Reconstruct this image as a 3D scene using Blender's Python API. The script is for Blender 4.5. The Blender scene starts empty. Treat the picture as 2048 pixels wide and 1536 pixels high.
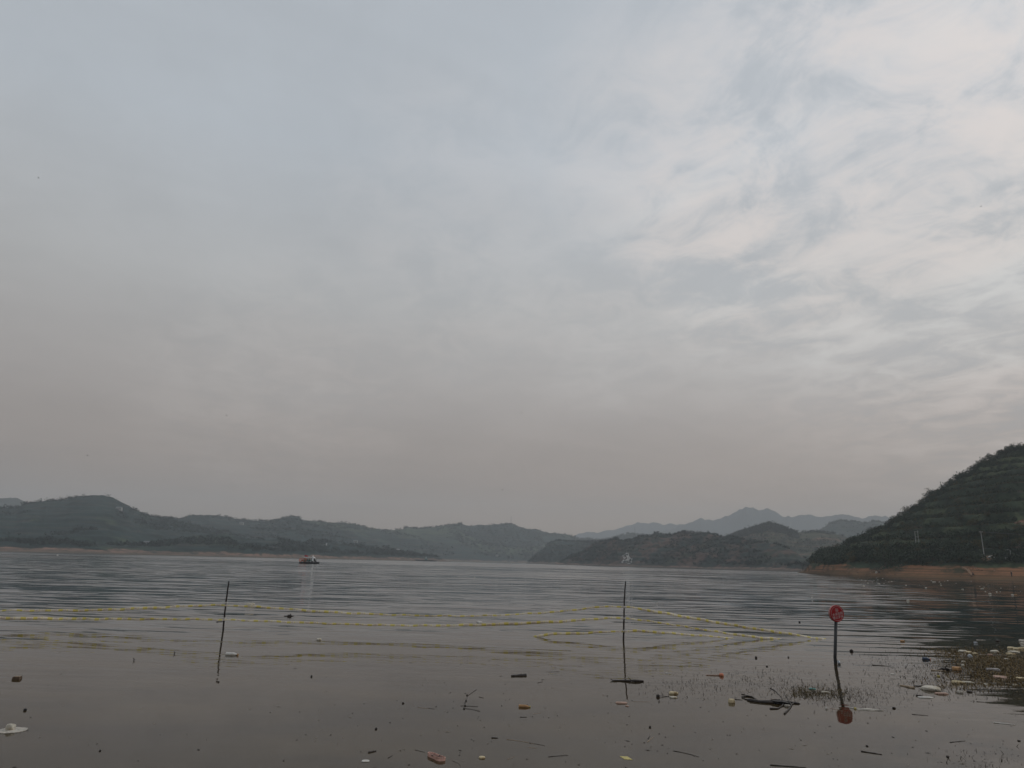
import bpy, math, random
import numpy as np
from mathutils import Matrix, Vector, Euler

random.seed(7)
np.random.seed(7)
S = bpy.context.scene
C = S.collection
PI = math.pi
rad = math.radians

# ------------------------------------------------------------------ camera
F = 1420.0                      # focal length in pixels of a 2048 px wide picture
H = 2.0                         # eye height over the water
PITCH = math.atan(0.2509)
ROLL = math.atan(0.025)
cam = bpy.data.objects.new('camera', bpy.data.cameras.new('camera'))
C.objects.link(cam)
cam.data.sensor_width = 36
cam.data.lens = 36 * F / 2048
cam.data.clip_start = 0.1
cam.data.clip_end = 40000
CR = Matrix.Rotation(PI/2 + PITCH, 3, 'X') @ Matrix.Rotation(ROLL, 3, 'Z')
cam.matrix_world = Matrix.Translation((0, 0, H)) @ CR.to_4x4()
S.camera = cam

# ------------------------------------------------------------------ view
S.view_settings.view_transform = 'Standard'
S.view_settings.look = 'None'
S.view_settings.gamma = 1
S.view_settings.exposure = 0
S.view_settings.use_curve_mapping = False
S.render.engine = 'CYCLES'
cy = S.cycles
cy.use_denoising = True
cy.max_bounces = 6
cy.diffuse_bounces = 2
cy.glossy_bounces = 3
cy.transmission_bounces = 2
cy.volume_bounces = 1
cy.transparent_max_bounces = 8
cy.caustics_reflective = False
cy.caustics_refractive = False

def ray(px, py):
    return CR @ Vector(((px - 1024)/F, -(py - 768)/F, -1))
def hor(px):                                   # picture height of the horizon
    return 1098.9 + .025*px
def water_pt(px, py, z=0.0):                   # where that line of sight meets the water
    d = ray(px, py)
    t = (z - H)/d.z
    return Vector((d.x*t, d.y*t, z))
def at_depth(px, py, Y):
    d = ray(px, py)
    t = Y/d.y
    return Vector((d.x*t, Y, H + d.z*t))
def azel(px, py):
    d = ray(px, py)
    return math.atan2(d.x, d.y), d.z/math.hypot(d.x, d.y)

# ------------------------------------------------------------------ node helper
class NT:
    def __init__(s, tree):
        s.t = tree; s.n = tree.nodes; s.l = tree.links
    def new(s, kind, **kw):
        n = s.n.new(kind)
        for k, v in kw.items(): setattr(n, k, v)
        return n
    def put(s, sock, v):
        if v is None: return
        if isinstance(v, bpy.types.NodeSocket): s.l.new(v, sock)
        else:
            try: sock.default_value = v
            except Exception: sock.default_value = (*v, 1)
    def m(s, op, a, b=None, c=None, clamp=False):
        n = s.new('ShaderNodeMath', operation=op, use_clamp=clamp)
        for i, v in enumerate((a, b, c)): s.put(n.inputs[i], v)
        return n.outputs[0]
    def vm(s, op, a, b=None, out=0):
        n = s.new('ShaderNodeVectorMath', operation=op)
        s.put(n.inputs[0], a)
        if b is not None: s.put(n.inputs[1], b)
        return n.outputs[out]
    def sep(s, v):
        n = s.new('ShaderNodeSeparateXYZ'); s.put(n.inputs[0], v); return n.outputs
    def comb(s, x, y, z):
        n = s.new('ShaderNodeCombineXYZ')
        for i, v in enumerate((x, y, z)): s.put(n.inputs[i], v)
        return n.outputs[0]
    def noise(s, vec, scale=1, detail=3, rough=.5, dist=0, out=0):
        n = s.new('ShaderNodeTexNoise')
        s.put(n.inputs['Vector'], vec)
        for k, v in (('Scale', scale), ('Detail', detail), ('Roughness', rough), ('Distortion', dist)): s.put(n.inputs[k], v)
        return n.outputs[out]
    def ramp(s, fac, pts, interp='LINEAR'):
        n = s.new('ShaderNodeValToRGB'); r = n.color_ramp; r.interpolation = interp
        while len(r.elements) < len(pts): r.elements.new(.5)
        for e, (p, c) in zip(r.elements, pts):
            e.position = p; e.color = (*c, 1) if len(c) == 3 else c
        s.put(n.inputs[0], fac); return n.outputs[0]
    def mr(s, v, a, b, c=0, d=1, smooth=True):
        n = s.new('ShaderNodeMapRange', interpolation_type='SMOOTHSTEP' if smooth else 'LINEAR')
        for i, x in enumerate((v, a, b, c, d)): s.put(n.inputs[i], x)
        return n.outputs[0]
    def mix(s, f, a, b, mode='MIX'):
        n = s.new('ShaderNodeMix', data_type='RGBA', blend_type=mode)
        s.put(n.inputs[0], f); s.put(n.inputs[6], a); s.put(n.inputs[7], b)
        return n.outputs[2]
    def pos(s): return s.new('ShaderNodeNewGeometry').outputs['Position']

# ------------------------------------------------------------------ sky
SUN_EL, SUN_AZ = rad(38), rad(62)             # azimuth to the right of the view
world = bpy.data.worlds.new('World'); S.world = world; world.use_nodes = True
w = NT(world.node_tree); w.n.clear()
wo = w.new('ShaderNodeOutputWorld')
sky = w.new('ShaderNodeTexSky', sky_type='NISHITA'); sky.sun_disc = False
sky.sun_elevation = SUN_EL; sky.sun_rotation = SUN_AZ; sky.dust_density = 3.0
bg1 = w.new('ShaderNodeBackground'); w.l.new(sky.outputs[0], bg1.inputs[0]); bg1.inputs[1].default_value = .07
D = w.vm('NORMALIZE', w.new('ShaderNodeTexCoord').outputs['Generated'])
dx, dy, dz = w.sep(D)
el = w.m('MAXIMUM', dz, 0.0)
base = w.ramp(el, [(0, (.400, .262, .150)), (.10, (.394, .300, .235)), (.20, (.440, .394, .362)), (.34, (.510, .512, .508)),
                   (.52, (.535, .580, .625)), (1, (.50, .54, .59))])
inv = w.m('DIVIDE', 1.0, w.m('ADD', el, .12))
P = w.comb(w.m('MULTIPLY', dx, inv), w.m('MULTIPLY', dy, inv), 0.0)      # the cloud deck seen in perspective
rot = w.new('ShaderNodeVectorRotate', rotation_type='Z_AXIS'); w.l.new(P, rot.inputs[0]); rot.inputs['Angle'].default_value = rad(-28)
Pr = w.vm('MULTIPLY', rot.outputs[0], (1.0, .42, 1.0))
big = w.noise(Pr, .75, 5, .5, .6)
fine = w.noise(w.vm('MULTIPLY', rot.outputs[0], (1.0, .75, 1.0)), 6.5, 9, .66, .7)
mid = w.noise(w.vm('MULTIPLY', rot.outputs[0], (.8, 1.1, 1.0)), 2.3, 6, .6, .8)
wisp = w.noise(w.vm('MULTIPLY', rot.outputs[0], (.45, 1.4, 1.0)), 1.7, 5, .5, .8)
k = w.m('ADD', 1.0, w.m('MULTIPLY', w.m('SUBTRACT', big, .5), .36))
k = w.m('ADD', k, w.m('MULTIPLY', w.m('SUBTRACT', wisp, .5), .20))
k = w.m('ADD', k, w.m('MULTIPLY', w.m('SUBTRACT', fine, .5), .11))
# the veil is thinner to the right, towards the sun
side = w.mr(w.vm('DOT_PRODUCT', D, Vector((math.sin(SUN_AZ), math.cos(SUN_AZ), .35)).normalized(), 1), .25, 1.0)
k = w.m('MULTIPLY', k, w.m('ADD', .93, w.m('MULTIPLY', side, .22)))
leftlow = w.m('MULTIPLY', w.mr(dx, -.1, -.75), w.mr(el, .30, .05))
k = w.m('MULTIPLY', k, w.m('SUBTRACT', 1.0, w.m('MULTIPLY', leftlow, .10)))
col = w.vm('SCALE', base, None); w.put(col.node.inputs['Scale'], k)
# broken cloudlets where the sun gets through
mottle = w.mr(w.m('ADD', w.m('MULTIPLY', fine, .5), w.m('MULTIPLY', mid, .5)), .40, .62)
thin = None
for (px, py, ra, st) in ((1870, 130, .32, .66), (1600, 330, .30, .50), (1500, 450, .19, .70), (1850, 340, .28, .62), (1655, 632, .085, .62),
                         (1560, 535, .10, .45), (2140, 250, .42, .72), (1330, 290, .17, .32), (1950, 500, .16, .25), (900, 380, .16, .14), (560, 760, .18, .14), (930, 560, .16, .16), (1230, 620, .14, .2)):
    c = ray(px, py).normalized()
    g = w.m('MULTIPLY', w.mr(w.vm('DOT_PRODUCT', D, c, 1), math.cos(ra*1.25), 1.0), st)
    thin = g if thin is None else w.m('MAXIMUM', thin, g)
tf = w.m('MULTIPLY', thin, w.m('ADD', .12, w.m('MULTIPLY', mottle, .68)), clamp=True)
col = w.mix(tf, col, w.mix(w.mr(big, .42, .58), (.94, .83, .76, 1), (.88, .88, .85, 1)))
dk = w.m('MULTIPLY', w.m('MULTIPLY', thin, w.mr(w.m('ADD', w.m('MULTIPLY', fine, .6), w.m('MULTIPLY', mid, .4)), .52, .38)), .55)
col = w.mix(dk, col, (.40, .44, .475, 1))
below = w.mr(dz, 0.0, -.06)
col = w.mix(below, col, (.20, .17, .13, 1))
bg2 = w.new('ShaderNodeBackground'); w.l.new(col, bg2.inputs[0]); bg2.inputs[1].default_value = 1.0
ms = w.new('ShaderNodeMixShader'); ms.inputs[0].default_value = .93
w.l.new(bg1.outputs[0], ms.inputs[1]); w.l.new(bg2.outputs[0], ms.inputs[2]); w.l.new(ms.outputs[0], wo.inputs[0])

sun = bpy.data.objects.new('sun', bpy.data.lights.new('sun', 'SUN')); C.objects.link(sun)
sun.data.energy = 0.7; sun.data.angle = rad(25); sun.data.color = (1, .94, .86)
sd = Vector((math.sin(SUN_AZ)*math.cos(SUN_EL), math.cos(SUN_AZ)*math.cos(SUN_EL), math.sin(SUN_EL)))
sun.rotation_euler = sd.to_track_quat('Z', 'Y').to_euler()

# ------------------------------------------------------------------ mesh helpers
def mesh_np(name, v, f):
    """v (n,3) array, f (m,k) array with k=3 or 4"""
    me = bpy.data.meshes.new(name)
    v = np.ascontiguousarray(v, dtype=np.float32); f = np.ascontiguousarray(f, dtype=np.int32)
    me.vertices.add(len(v)); me.vertices.foreach_set('co', v.ravel())
    m, kk = f.shape
    me.loops.add(m*kk); me.loops.foreach_set('vertex_index', f.ravel())
    me.polygons.add(m); me.polygons.foreach_set('loop_start', np.arange(0, m*kk, kk, dtype=np.int32))
    me.update(calc_edges=True); me.validate()
    return me
def link(name, me, mat=None, parent=None, smooth=False):
    o = bpy.data.objects.new(name, me); C.objects.link(o)
    if mat is not None and me is not None and not me.materials: me.materials.append(mat)
    if parent is not None: o.parent = parent
    if smooth: me.polygons.foreach_set('use_smooth', [True]*len(me.polygons))
    return o
def tag(o, label=None, cat=None, group=None, kind=None):
    if label: o['label'] = label
    if cat: o['category'] = cat
    if group: o['group'] = group
    if kind: o['kind'] = kind
    return o
def empty(name, loc, label, cat, group=None, rz=0):
    o = bpy.data.objects.new(name, None); C.objects.link(o); o.location = loc; o.rotation_euler = (0, 0, rz)
    o.empty_display_size = .2
    return tag(o, label, cat, group)

class MB:
    """collects simple shapes into one mesh"""
    def __init__(s): s.v = []; s.f = []
    def add(s, v, f, M=None):
        b = len(s.v)
        s.v += [tuple(M @ Vector(p)) if M else tuple(p) for p in v]
        s.f += [tuple(i + b for i in q) for q in f]
        return s
    def box(s, c, d, M=None, taper=1.0):
        x, y, z = d[0]/2, d[1]/2, d[2]/2
        v = [(c[0]+i*x*(taper if k > 0 else 1), c[1]+j*y*(taper if k > 0 else 1), c[2]+k*z) for k in (-1, 1) for j in (-1, 1) for i in (-1, 1)]
        return s.add(v, [(0, 2, 3, 1), (4, 5, 7, 6), (0, 1, 5, 4), (2, 6, 7, 3), (0, 4, 6, 2), (1, 3, 7, 5)], M)
    def tube(s, pts, r, n=8, cap=True):
        pts = [Vector(p) for p in pts]; R = r if isinstance(r, (list, tuple)) else [r]*len(pts)
        b = len(s.v)
        for i, p in enumerate(pts):
            t = (pts[min(i+1, len(pts)-1)] - pts[max(i-1, 0)]).normalized()
            up = Vector((0, 0, 1)) if abs(t.z) < .9 else Vector((0, 1, 0))
            a = t.cross(up).normalized(); c = t.cross(a)
            for q in range(n):
                th = 2*PI*q/n; s.v.append(tuple(p + a*(math.cos(th)*R[i]) + c*(math.sin(th)*R[i])))
        for i in range(len(pts)-1):
            for q in range(n):
                q2 = (q+1) % n; s.f.append((b+i*n+q, b+i*n+q2, b+(i+1)*n+q2, b+(i+1)*n+q))
        if cap:
            s.f.append(tuple(b+q for q in range(n))[::-1]); s.f.append(tuple(b+(len(pts)-1)*n+q for q in range(n)))
        return s
    def lathe(s, prof, n=16, M=None):
        """prof: (r, z) list; z axis"""
        v = []; f = []
        for (r, z) in prof:
            for q in range(n): v.append((r*math.cos(2*PI*q/n), r*math.sin(2*PI*q/n), z))
        for i in range(len(prof)-1):
            for q in range(n):
                q2 = (q+1) % n; f.append((i*n+q, i*n+q2, (i+1)*n+q2, (i+1)*n+q))
        f.append(tuple(range(n))[::-1]); f.append(tuple((len(prof)-1)*n+q for q in range(n)))
        return s.add(v, f, M)
    def blob(s, c, d, seed=0, amp=.18, n=12, m=8):
        rnd = random.Random(seed); ph = [rnd.uniform(0, 6.28) for _ in range(9)]
        v = []; f = []
        for i in range(1, m):
            th = PI*i/m
            for q in range(n):
                a = 2*PI*q/n
                x, y, z = math.sin(th)*math.cos(a), math.sin(th)*math.sin(a), math.cos(th)
                k = 1 + amp*(math.sin(2.3*x+3*y+ph[0])*math.cos(3.1*z+ph[1]) + .6*math.sin(5*x+ph[2])*math.sin(4.5*y+ph[3]) + .35*rnd.uniform(-1, 1))
                sq = lambda t: math.copysign(abs(t)**.75, t)
                v.append((c[0]+sq(x)*d[0]/2*k, c[1]+sq(y)*d[1]/2*k, c[2]+sq(z)*d[2]/2*k))
        t = len(v); v += [(c[0], c[1], c[2]+d[2]/2), (c[0], c[1], c[2]-d[2]/2)]
        for i in range(m-2):
            for q in range(n):
                q2 = (q+1) % n; f.append((i*n+q, (i+1)*n+q, (i+1)*n+q2, i*n+q2))
        for q in range(n):
            q2 = (q+1) % n; f.append((t, q, q2)); f.append((t+1, (m-2)*n+q2, (m-2)*n+q))
        return s.add(v, f)
    def prism(s, outline, z0, z1, M=None):
        n = len(outline); v = [(x, y, z0) for x, y in outline] + [(x, y, z1) for x, y in outline]
        f = [tuple(range(n))[::-1], tuple(range(n, 2*n))] + [(i, (i+1) % n, n+(i+1) % n, n+i) for i in range(n)]
        return s.add(v, f, M)
    def mesh(s, name):
        me = bpy.data.meshes.new(name); me.from_pydata(s.v, [], s.f); me.update(); return me
    def obj(s, name, mat, parent=None, smooth=False):
        return link(name, s.mesh(name), mat, parent, smooth)

# ------------------------------------------------------------------ numpy noise
def _hash(ix, iy, seed):
    h = (ix.astype(np.int64)*374761393 + iy.astype(np.int64)*668265263 + seed*1442695041) & 0xffffffff
    h = ((h ^ (h >> 13))*1274126177) & 0xffffffff
    h = h ^ (h >> 16)
    return (h & 0xffff)/65535.0
def vnoise(x, y, seed=0):
    ix = np.floor(x); iy = np.floor(y); fx = x-ix; fy = y-iy
    fx = fx*fx*fx*(fx*(fx*6-15)+10); fy = fy*fy*fy*(fy*(fy*6-15)+10)
    a = _hash(ix, iy, seed); b = _hash(ix+1, iy, seed); c = _hash(ix, iy+1, seed); d = _hash(ix+1, iy+1, seed)
    return (a*(1-fx)+b*fx)*(1-fy) + (c*(1-fx)+d*fx)*fy
def fbm(x, y, oct=5, seed=0, gain=.5):
    s = 0; a = 1; t = 0
    for i in range(oct):
        s = s + a*(vnoise(x*2**i+17*i, y*2**i-9*i, seed+i)*2-1); t += a; a *= gain
    return s/t
def ridged(x, y, oct=4, seed=0):
    s = 0; a = 1; t = 0
    for i in range(oct):
        s = s + a*(1-np.abs(vnoise(x*2**i+5*i, y*2**i+3*i, seed+i)*2-1)); t += a; a *= .5
    return s/t

# ------------------------------------------------------------------ materials
def mat_new(name):
    m = bpy.data.materials.new(name); m.use_nodes = True
    t = NT(m.node_tree); b = t.n['Principled BSDF']
    return m, t, b
def simple(name, color, rough=.6, var=.25, scale=30, metallic=0, spec=.4, dirt=None):
    m, t, b = mat_new(name)
    p = t.new('ShaderNodeTexCoord').outputs['Object']
    n = t.noise(p, scale, 4, .6)
    c = t.mix(t.mr(n, .3, .75), tuple(x*(1-var) for x in color)+(1,), tuple(min(1, x*(1+var*.6)) for x in color)+(1,))
    if dirt:
        c = t.mix(t.mr(t.noise(p, scale*.35, 5, .65), .48, .68), c, dirt+(1,))
    t.put(b.inputs['Base Color'], c); b.inputs['Roughness'].default_value = rough
    b.inputs['Metallic'].default_value = metallic; b.inputs['Specular IOR Level'].default_value = spec
    return m
M = dict(
    foam=simple('weathered_foam', (.55, .51, .43), .85, .22, 25, dirt=(.30, .24, .15)),
    cream=simple('cream_foam', (.60, .50, .32), .85, .2, 25, dirt=(.28, .19, .09)),
    brown=simple('old_orange_foam', (.42, .24, .11), .8, .3, 25, dirt=(.16, .10, .05)),
    wood=simple('wet_dark_wood', (.028, .020, .016), .6, .5, 40),
    palewood=simple('pale_reed', (.34, .26, .18), .7, .3, 40),
    pinkwood=simple('pinkish_board', (.40, .26, .20), .7, .25, 30),
    pink=simple('faded_pink_rubber', (.66, .40, .33), .6, .2, 22, dirt=(.36, .20, .15)),
    pinkin=simple('dark_insole', (.15, .085, .07), .8, .5, 30),  # insole and straps, darker than the pink rim
    white=simple('white_plastic', (.58, .56, .52), .4, .15, 20, dirt=(.42, .38, .32)),
    blue=simple('dark_blue_plastic', (.035, .055, .095), .35, .3, 20),
    bottle=simple('cloudy_plastic', (.34, .37, .40), .25, .25, 20, spec=.6),
    yellow=simple('yellow_wrapper', (.50, .42, .14), .5, .25, 30),
    teal=simple('teal_plastic', (.05, .22, .20), .5, .2, 20),
    coral=simple('coral_plastic', (.52, .17, .09), .45, .2, 20),
    black=simple('black_rubber', (.012, .011, .011), .55, .4, 30),
    bag=simple('torn_bag', (.46, .42, .36), .6, .45, 30),
    grey=simple('grey_sheet', (.26, .24, .23), .6, .25, 30),
    rod=simple('rusty_dark_rod', (.020, .013, .012), .65, .6, 14),
    post=simple('dark_grey_post', (.032, .034, .036), .5, .35, 9),
    sign=simple('sign_red', (.36, .012, .018), .42, .12, 6),
    rim=simple('sign_rim', (.42, .20, .18), .45, .25, 12),
    ink=simple('sign_print', (.50, .38, .37), .6, .12, 20),
    hull=simple('black_hull', (.012, .012, .013), .5, .4, 3),
    bwhite=simple('boat_white', (.84, .84, .83), .45, .12, 3),
    glass=simple('boat_glass', (.03, .04, .045), .12, .3, 2, spec=.7),
    bred=simple('boat_red', (.36, .025, .035), .6, .3, 3),
    orange=simple('life_jacket_orange', (.62, .15, .05), .7, .3, 3),
    bgreen=simple('boat_green', (.05, .13, .11), .6, .3, 3),
    wheelhouse=simple('pale_teal_paint', (.32, .40, .41), .5, .2, 1),
    concrete=simple('concrete_pole', (.33, .33, .32), .8, .2, 2),
    steel=simple('grey_steel', (.14, .15, .16), .5, .2, 2),
    clothes=simple('dark_clothes', (.018, .018, .022), .9, .4, 3),
    skin=simple('skin', (.30, .18, .13), .6, .1, 5),
    bark=simple('bark', (.07, .055, .042), .9, .35, 2),
    rubble=simple('pale_rubble', (.50, .50, .48), .9, .2, 1.2),
    scar=simple('bare_limestone', (.66, .65, .63), .9, .25, .3),
    bird=simple('bird', (.03, .03, .03), .8, .3, 20),
)

def foliage(name, dark, light):
    m, t, b = mat_new(name)
    oi = t.new('ShaderNodeObjectInfo').outputs['Random']
    at = t.new('ShaderNodeAttribute', attribute_name='tint').outputs['Fac']
    r = t.m('FRACT', t.m('ADD', oi, at))
    n = t.noise(t.pos(), .8, 2, .6)
    fac = t.m('ADD', t.m('MULTIPLY', r, .65), t.m('MULTIPLY', t.mr(n, .3, .7), .35))
    c = t.mix(fac, dark+(1,), light+(1,))
    t.put(b.inputs['Base Color'], c); b.inputs['Roughness'].default_value = .8
    b.inputs['Specular IOR Level'].default_value = .15
    return m
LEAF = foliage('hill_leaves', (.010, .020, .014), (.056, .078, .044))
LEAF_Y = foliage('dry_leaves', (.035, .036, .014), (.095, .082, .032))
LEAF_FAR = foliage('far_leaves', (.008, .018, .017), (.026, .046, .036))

def hill_mat(name, wood, field, earth, mud, mud_top=4.0, terrace=5.0, tstr=.5, field_scale=.006, field_cut=.52, earth_cut=.62, strand=1.0):
    m, t, b = mat_new(name)
    p = t.pos(); x, y, z = t.sep(p)
    n1 = t.noise(p, field_scale, 5, .6)
    n2 = t.noise(p, field_scale*7, 4, .6)
    n3 = t.noise(p, .35, 3, .6)
    c = t.mix(t.mr(n2, .3, .7), tuple(q*.55 for q in wood)+(1,), tuple(q*1.35 for q in wood)+(1,))
    c = t.mix(t.m('MULTIPLY', t.mr(n1, field_cut, field_cut+.12), t.mr(n2, .38, .56)), c, field+(1,))
    c = t.mix(t.mr(t.noise(t.vm('ADD', p, (310, 77, 5)), field_scale*2.2, 6, .7), earth_cut, earth_cut+.1), c, earth+(1,))
    # terrace risers: bare earth lines that follow the contour
    zz = t.m('ADD', z, t.m('MULTIPLY', t.noise(p, .015, 2), 6.0))
    saw = t.m('FRACT', t.m('DIVIDE', zz, terrace))
    line = t.m('MULTIPLY', t.mr(saw, .62, .80), t.mr(saw, 1.0, .93))
    line = t.m('MULTIPLY', line, t.mr(t.noise(p, .03, 3), .40, .60))
    c = t.mix(t.m('MULTIPLY', line, tstr), c, tuple(q*.75 for q in earth)+(1,))
    c = t.mix(t.m('MULTIPLY', t.mr(n3, .35, .75), .35), c, tuple(q*.45 for q in wood)+(1,))
    # drawdown strip of bare mud with strand lines
    edge = t.m('ADD', mud_top, t.m('MULTIPLY', t.m('SUBTRACT', t.noise(p, .03, 4, .6), .5), mud_top*1.9))
    zs = t.m('ADD', z, t.m('MULTIPLY', n3, .25))
    st = t.noise(t.comb(t.m('MULTIPLY', x, .012), t.m('MULTIPLY', y, .012), t.m('MULTIPLY', z, 3.2*strand)), 1.0, 5, .7)
    mc = t.mix(t.m('MULTIPLY', t.mr(st, .34, .64), t.mr(t.noise(p, .12, 5, .65), .25, .6)), (mud[0]*.42, mud[1]*.55, mud[2]*.6, 1), tuple(min(1, q*1.35) for q in mud)+(1,))
    mc = t.mix(t.m('MULTIPLY', t.mr(t.m('ADD', z, t.m('MULTIPLY', st, mud_top*.5)), mud_top*.9, mud_top*.3), .75), mc, (mud[0]*.45, mud[1]*.68, mud[2]*.72, 1))
    mc = t.mix(t.m('MULTIPLY', t.mr(t.noise(t.vm('MULTIPLY', p, (1, 1, 3)), .09, 5, .7), .50, .62), t.mr(z, mud_top*.25, mud_top*.6, 0, .8)), mc, tuple(q*1.1 for q in wood)+(1,))
    mc = t.mix(t.mr(z, .35, .05), mc, (mud[0]*.3, mud[1]*.45, mud[2]*.5, 1))
    c = t.mix(t.mr(t.m('SUBTRACT', edge, zs), -.25, .25), c, mc)
    t.put(b.inputs['Base Color'], c); b.inputs['Roughness'].default_value = .95
    b.inputs['Specular IOR Level'].default_value = .1
    return m

# ------------------------------------------------------------------ ground and water
def sheet(name, x0, x1, y0, y1, z, mat):
    me = bpy.data.meshes.new(name)
    me.from_pydata([(x0, y0, z), (x1, y0, z), (x1, y1, z), (x0, y1, z)], [], [(0, 1, 2, 3)]); me.update()
    return link(name, me, mat)
ground_m = simple('lake_mud', (.10, .075, .05), .95, .3, .05)
g = sheet('ground', -5900, 5900, -1800, 6300, -3.0, ground_m); tag(g, 'muddy brown bed of the lake', kind='structure')

wm, t, b = mat_new('lake_water')
p = t.pos(); x, y, z = t.sep(p)
dist = t.vm('LENGTH', p, None, 1)
def wave(sx, sy, detail, rough, off, ang=0):
    v = t.vm('ADD', p, off)
    if ang:
        r_ = t.new('ShaderNodeVectorRotate', rotation_type='Z_AXIS'); t.put(r_.inputs[0], v); r_.inputs['Angle'].default_value = rad(ang); v = r_.outputs[0]
    v = t.vm('MULTIPLY', v, (sx, sy, 0))
    return t.m('SUBTRACT', t.noise(v, 1.0, detail, rough, .35), .5)
warp = t.m('MULTIPLY', t.m('SUBTRACT', t.noise(p, .03, 3), .5), 26.0)
dw = t.m('ADD', dist, t.m('ADD', warp, t.m('MULTIPLY', wave(.06, .25, 2, .5, (4, 9, 0)), 16.0)))
lively = t.mr(dw, 15.0, 50.0)
calm_s = .0055
w1 = wave(.16, .95, 2.5, .5, (0, 0, 0), 3)
w2 = wave(.07, .38, 3, .5, (31, 7, 0), -4)
w3 = wave(.02, .085, 3, .55, (11, 70, 0), 2)
w4 = wave(.0035, .016, 4, .55, (210, 40, 0))
gust = t.mr(t.noise(t.vm('MULTIPLY', p, (.004, .02, 0)), 1.0, 4, .6), .35, .62)
a1 = t.m('MULTIPLY', t.m('ADD', .55, t.m('MULTIPLY', gust, .75)), t.m('MULTIPLY', t.m('MULTIPLY', lively, t.mr(dist, 130, 50, .25, 1)), .10))
def swell(lam, wob, amp, off, ang):
    r_ = t.new('ShaderNodeVectorRotate', rotation_type='Z_AXIS'); t.put(r_.inputs[0], t.vm('ADD', p, off)); r_.inputs['Angle'].default_value = rad(ang)
    yy = t.sep(r_.outputs[0])[1]
    ph = t.m('ADD', t.m('DIVIDE', yy, lam), t.m('MULTIPLY', t.noise(t.vm('MULTIPLY', r_.outputs[0], (.55/lam*.4, .5/lam, 0)), 1.0, 3, .55), wob))
    env = t.mr(t.noise(t.vm('MULTIPLY', r_.outputs[0], (.16/lam, .30/lam, 0)), 1.0, 2), .36, .66)
    return t.m('MULTIPLY', t.m('MULTIPLY', t.m('SINE', t.m('MULTIPLY', ph, 2*PI)), env), amp)
def zone(a, b_, c_, d_): return t.m('MULTIPLY', t.mr(dw, a, b_), t.mr(dist, d_, c_))
sw = None
for lam, amp, z0, z1, z2, z3, an in ((.9, .030, 14, 26, 30, 60, 2), (1.7, .036, 17, 34, 50, 110, -3), (4.2, .036, 32, 60, 90, 190, 2), (11, .026, 60, 110, 170, 330, -2), (30, .022, 110, 200, 380, 700, 1)):
    q_ = t.m('MULTIPLY', swell(lam, 3.1, amp, (3+lam*7, lam*3, 0), an), zone(z0, z1, z2, z3))
    sw = q_ if sw is None else t.m('ADD', sw, q_)
sw = t.m('ADD', sw, t.m('MULTIPLY', t.mr(dist, 40, 130), .018))
sy = t.m('ADD', t.m('MULTIPLY', w1, a1), t.m('MULTIPLY', w2, t.m('MULTIPLY', lively, .09)))
sy = t.m('ADD', sy, sw)
sy = t.m('ADD', sy, t.m('MULTIPLY', w3, t.m('MULTIPLY', t.mr(dist, 50, 140), .075)))
sy = t.m('ADD', sy, t.m('MULTIPLY', w4, t.m('MULTIPLY', t.mr(dist, 80, 300), .10)))
far = t.mr(t.m('ADD', dist, t.m('MULTIPLY', t.noise(t.vm('MULTIPLY', p, (.003, .01, 0)), 1.0, 3), 160.0)), 300, 560)
sy = t.m('ADD', sy, t.m('MULTIPLY', far, .024)); sy = t.m('ADD', sy, t.m('MULTIPLY', lively, .003))
# the ruffled edge between the shallows and the open water
semi = t.m('MULTIPLY', t.mr(dist, 11.5, 15.0), t.mr(t.noise(t.vm('MULTIPLY', p, (.12, .5, 0)), 1.0, 3), .28, .52))
sy = t.m('ADD', sy, t.m('MULTIPLY', wave(.42, 4.6, 2.5, .55, (61, 13, 0), 4), t.m('MULTIPLY', semi, .125)))
# slow undulation of the calm shallows
c1 = wave(.35, 1.3, 2, .5, (3, 3, 0), 8); c2 = wave(2.2, 6.0, 2, .5, (8, 1, 0), -6)
sy = t.m('ADD', sy, t.m('MULTIPLY', c1, calm_s*2.2)); sy = t.m('ADD', sy, t.m('MULTIPLY', c2, calm_s*1.6))
sx = t.m('ADD', t.m('MULTIPLY', wave(.3, .9, 2, .5, (77, 5, 0)), t.m('ADD', .012, t.m('MULTIPLY', lively, .30))), t.m('MULTIPLY', wave(1.6, 5.0, 2, .5, (1, 55, 0)), .012))
nrm = t.vm('NORMALIZE', t.comb(t.m('MULTIPLY', sx, -1.0), t.m('MULTIPLY', sy, -1.0), 1.0))
t.put(b.inputs['Normal'], nrm)
sheen_n = t.noise(t.vm('MULTIPLY', p, (.32, .8, 0)), 1.0, 5, .6)  # long patches of surface sheen, put into the brown of the shallows
deep_tint = t.mr(dw, 16, 45)  # clearer deep water, with the blue of reflected high sky put into its colour
t.put(b.inputs['Base Color'], t.mix(deep_tint, t.mix(t.mr(sheen_n, .3, .7), (.022, .016, .008, 1), (.046, .032, .014, 1)), (.012, .024, .030, 1)))
b.inputs['IOR'].default_value = 1.22
b.inputs['Specular IOR Level'].default_value = .5
t.put(b.inputs['Roughness'], t.m('ADD', .02, t.m('MULTIPLY', far, .08)))
water = sheet('water', -5850, 5850, -1700, 6250, 0.0, wm); tag(water, 'murky brown lake water, calm near the shore and rippled beyond', kind='structure')

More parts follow.
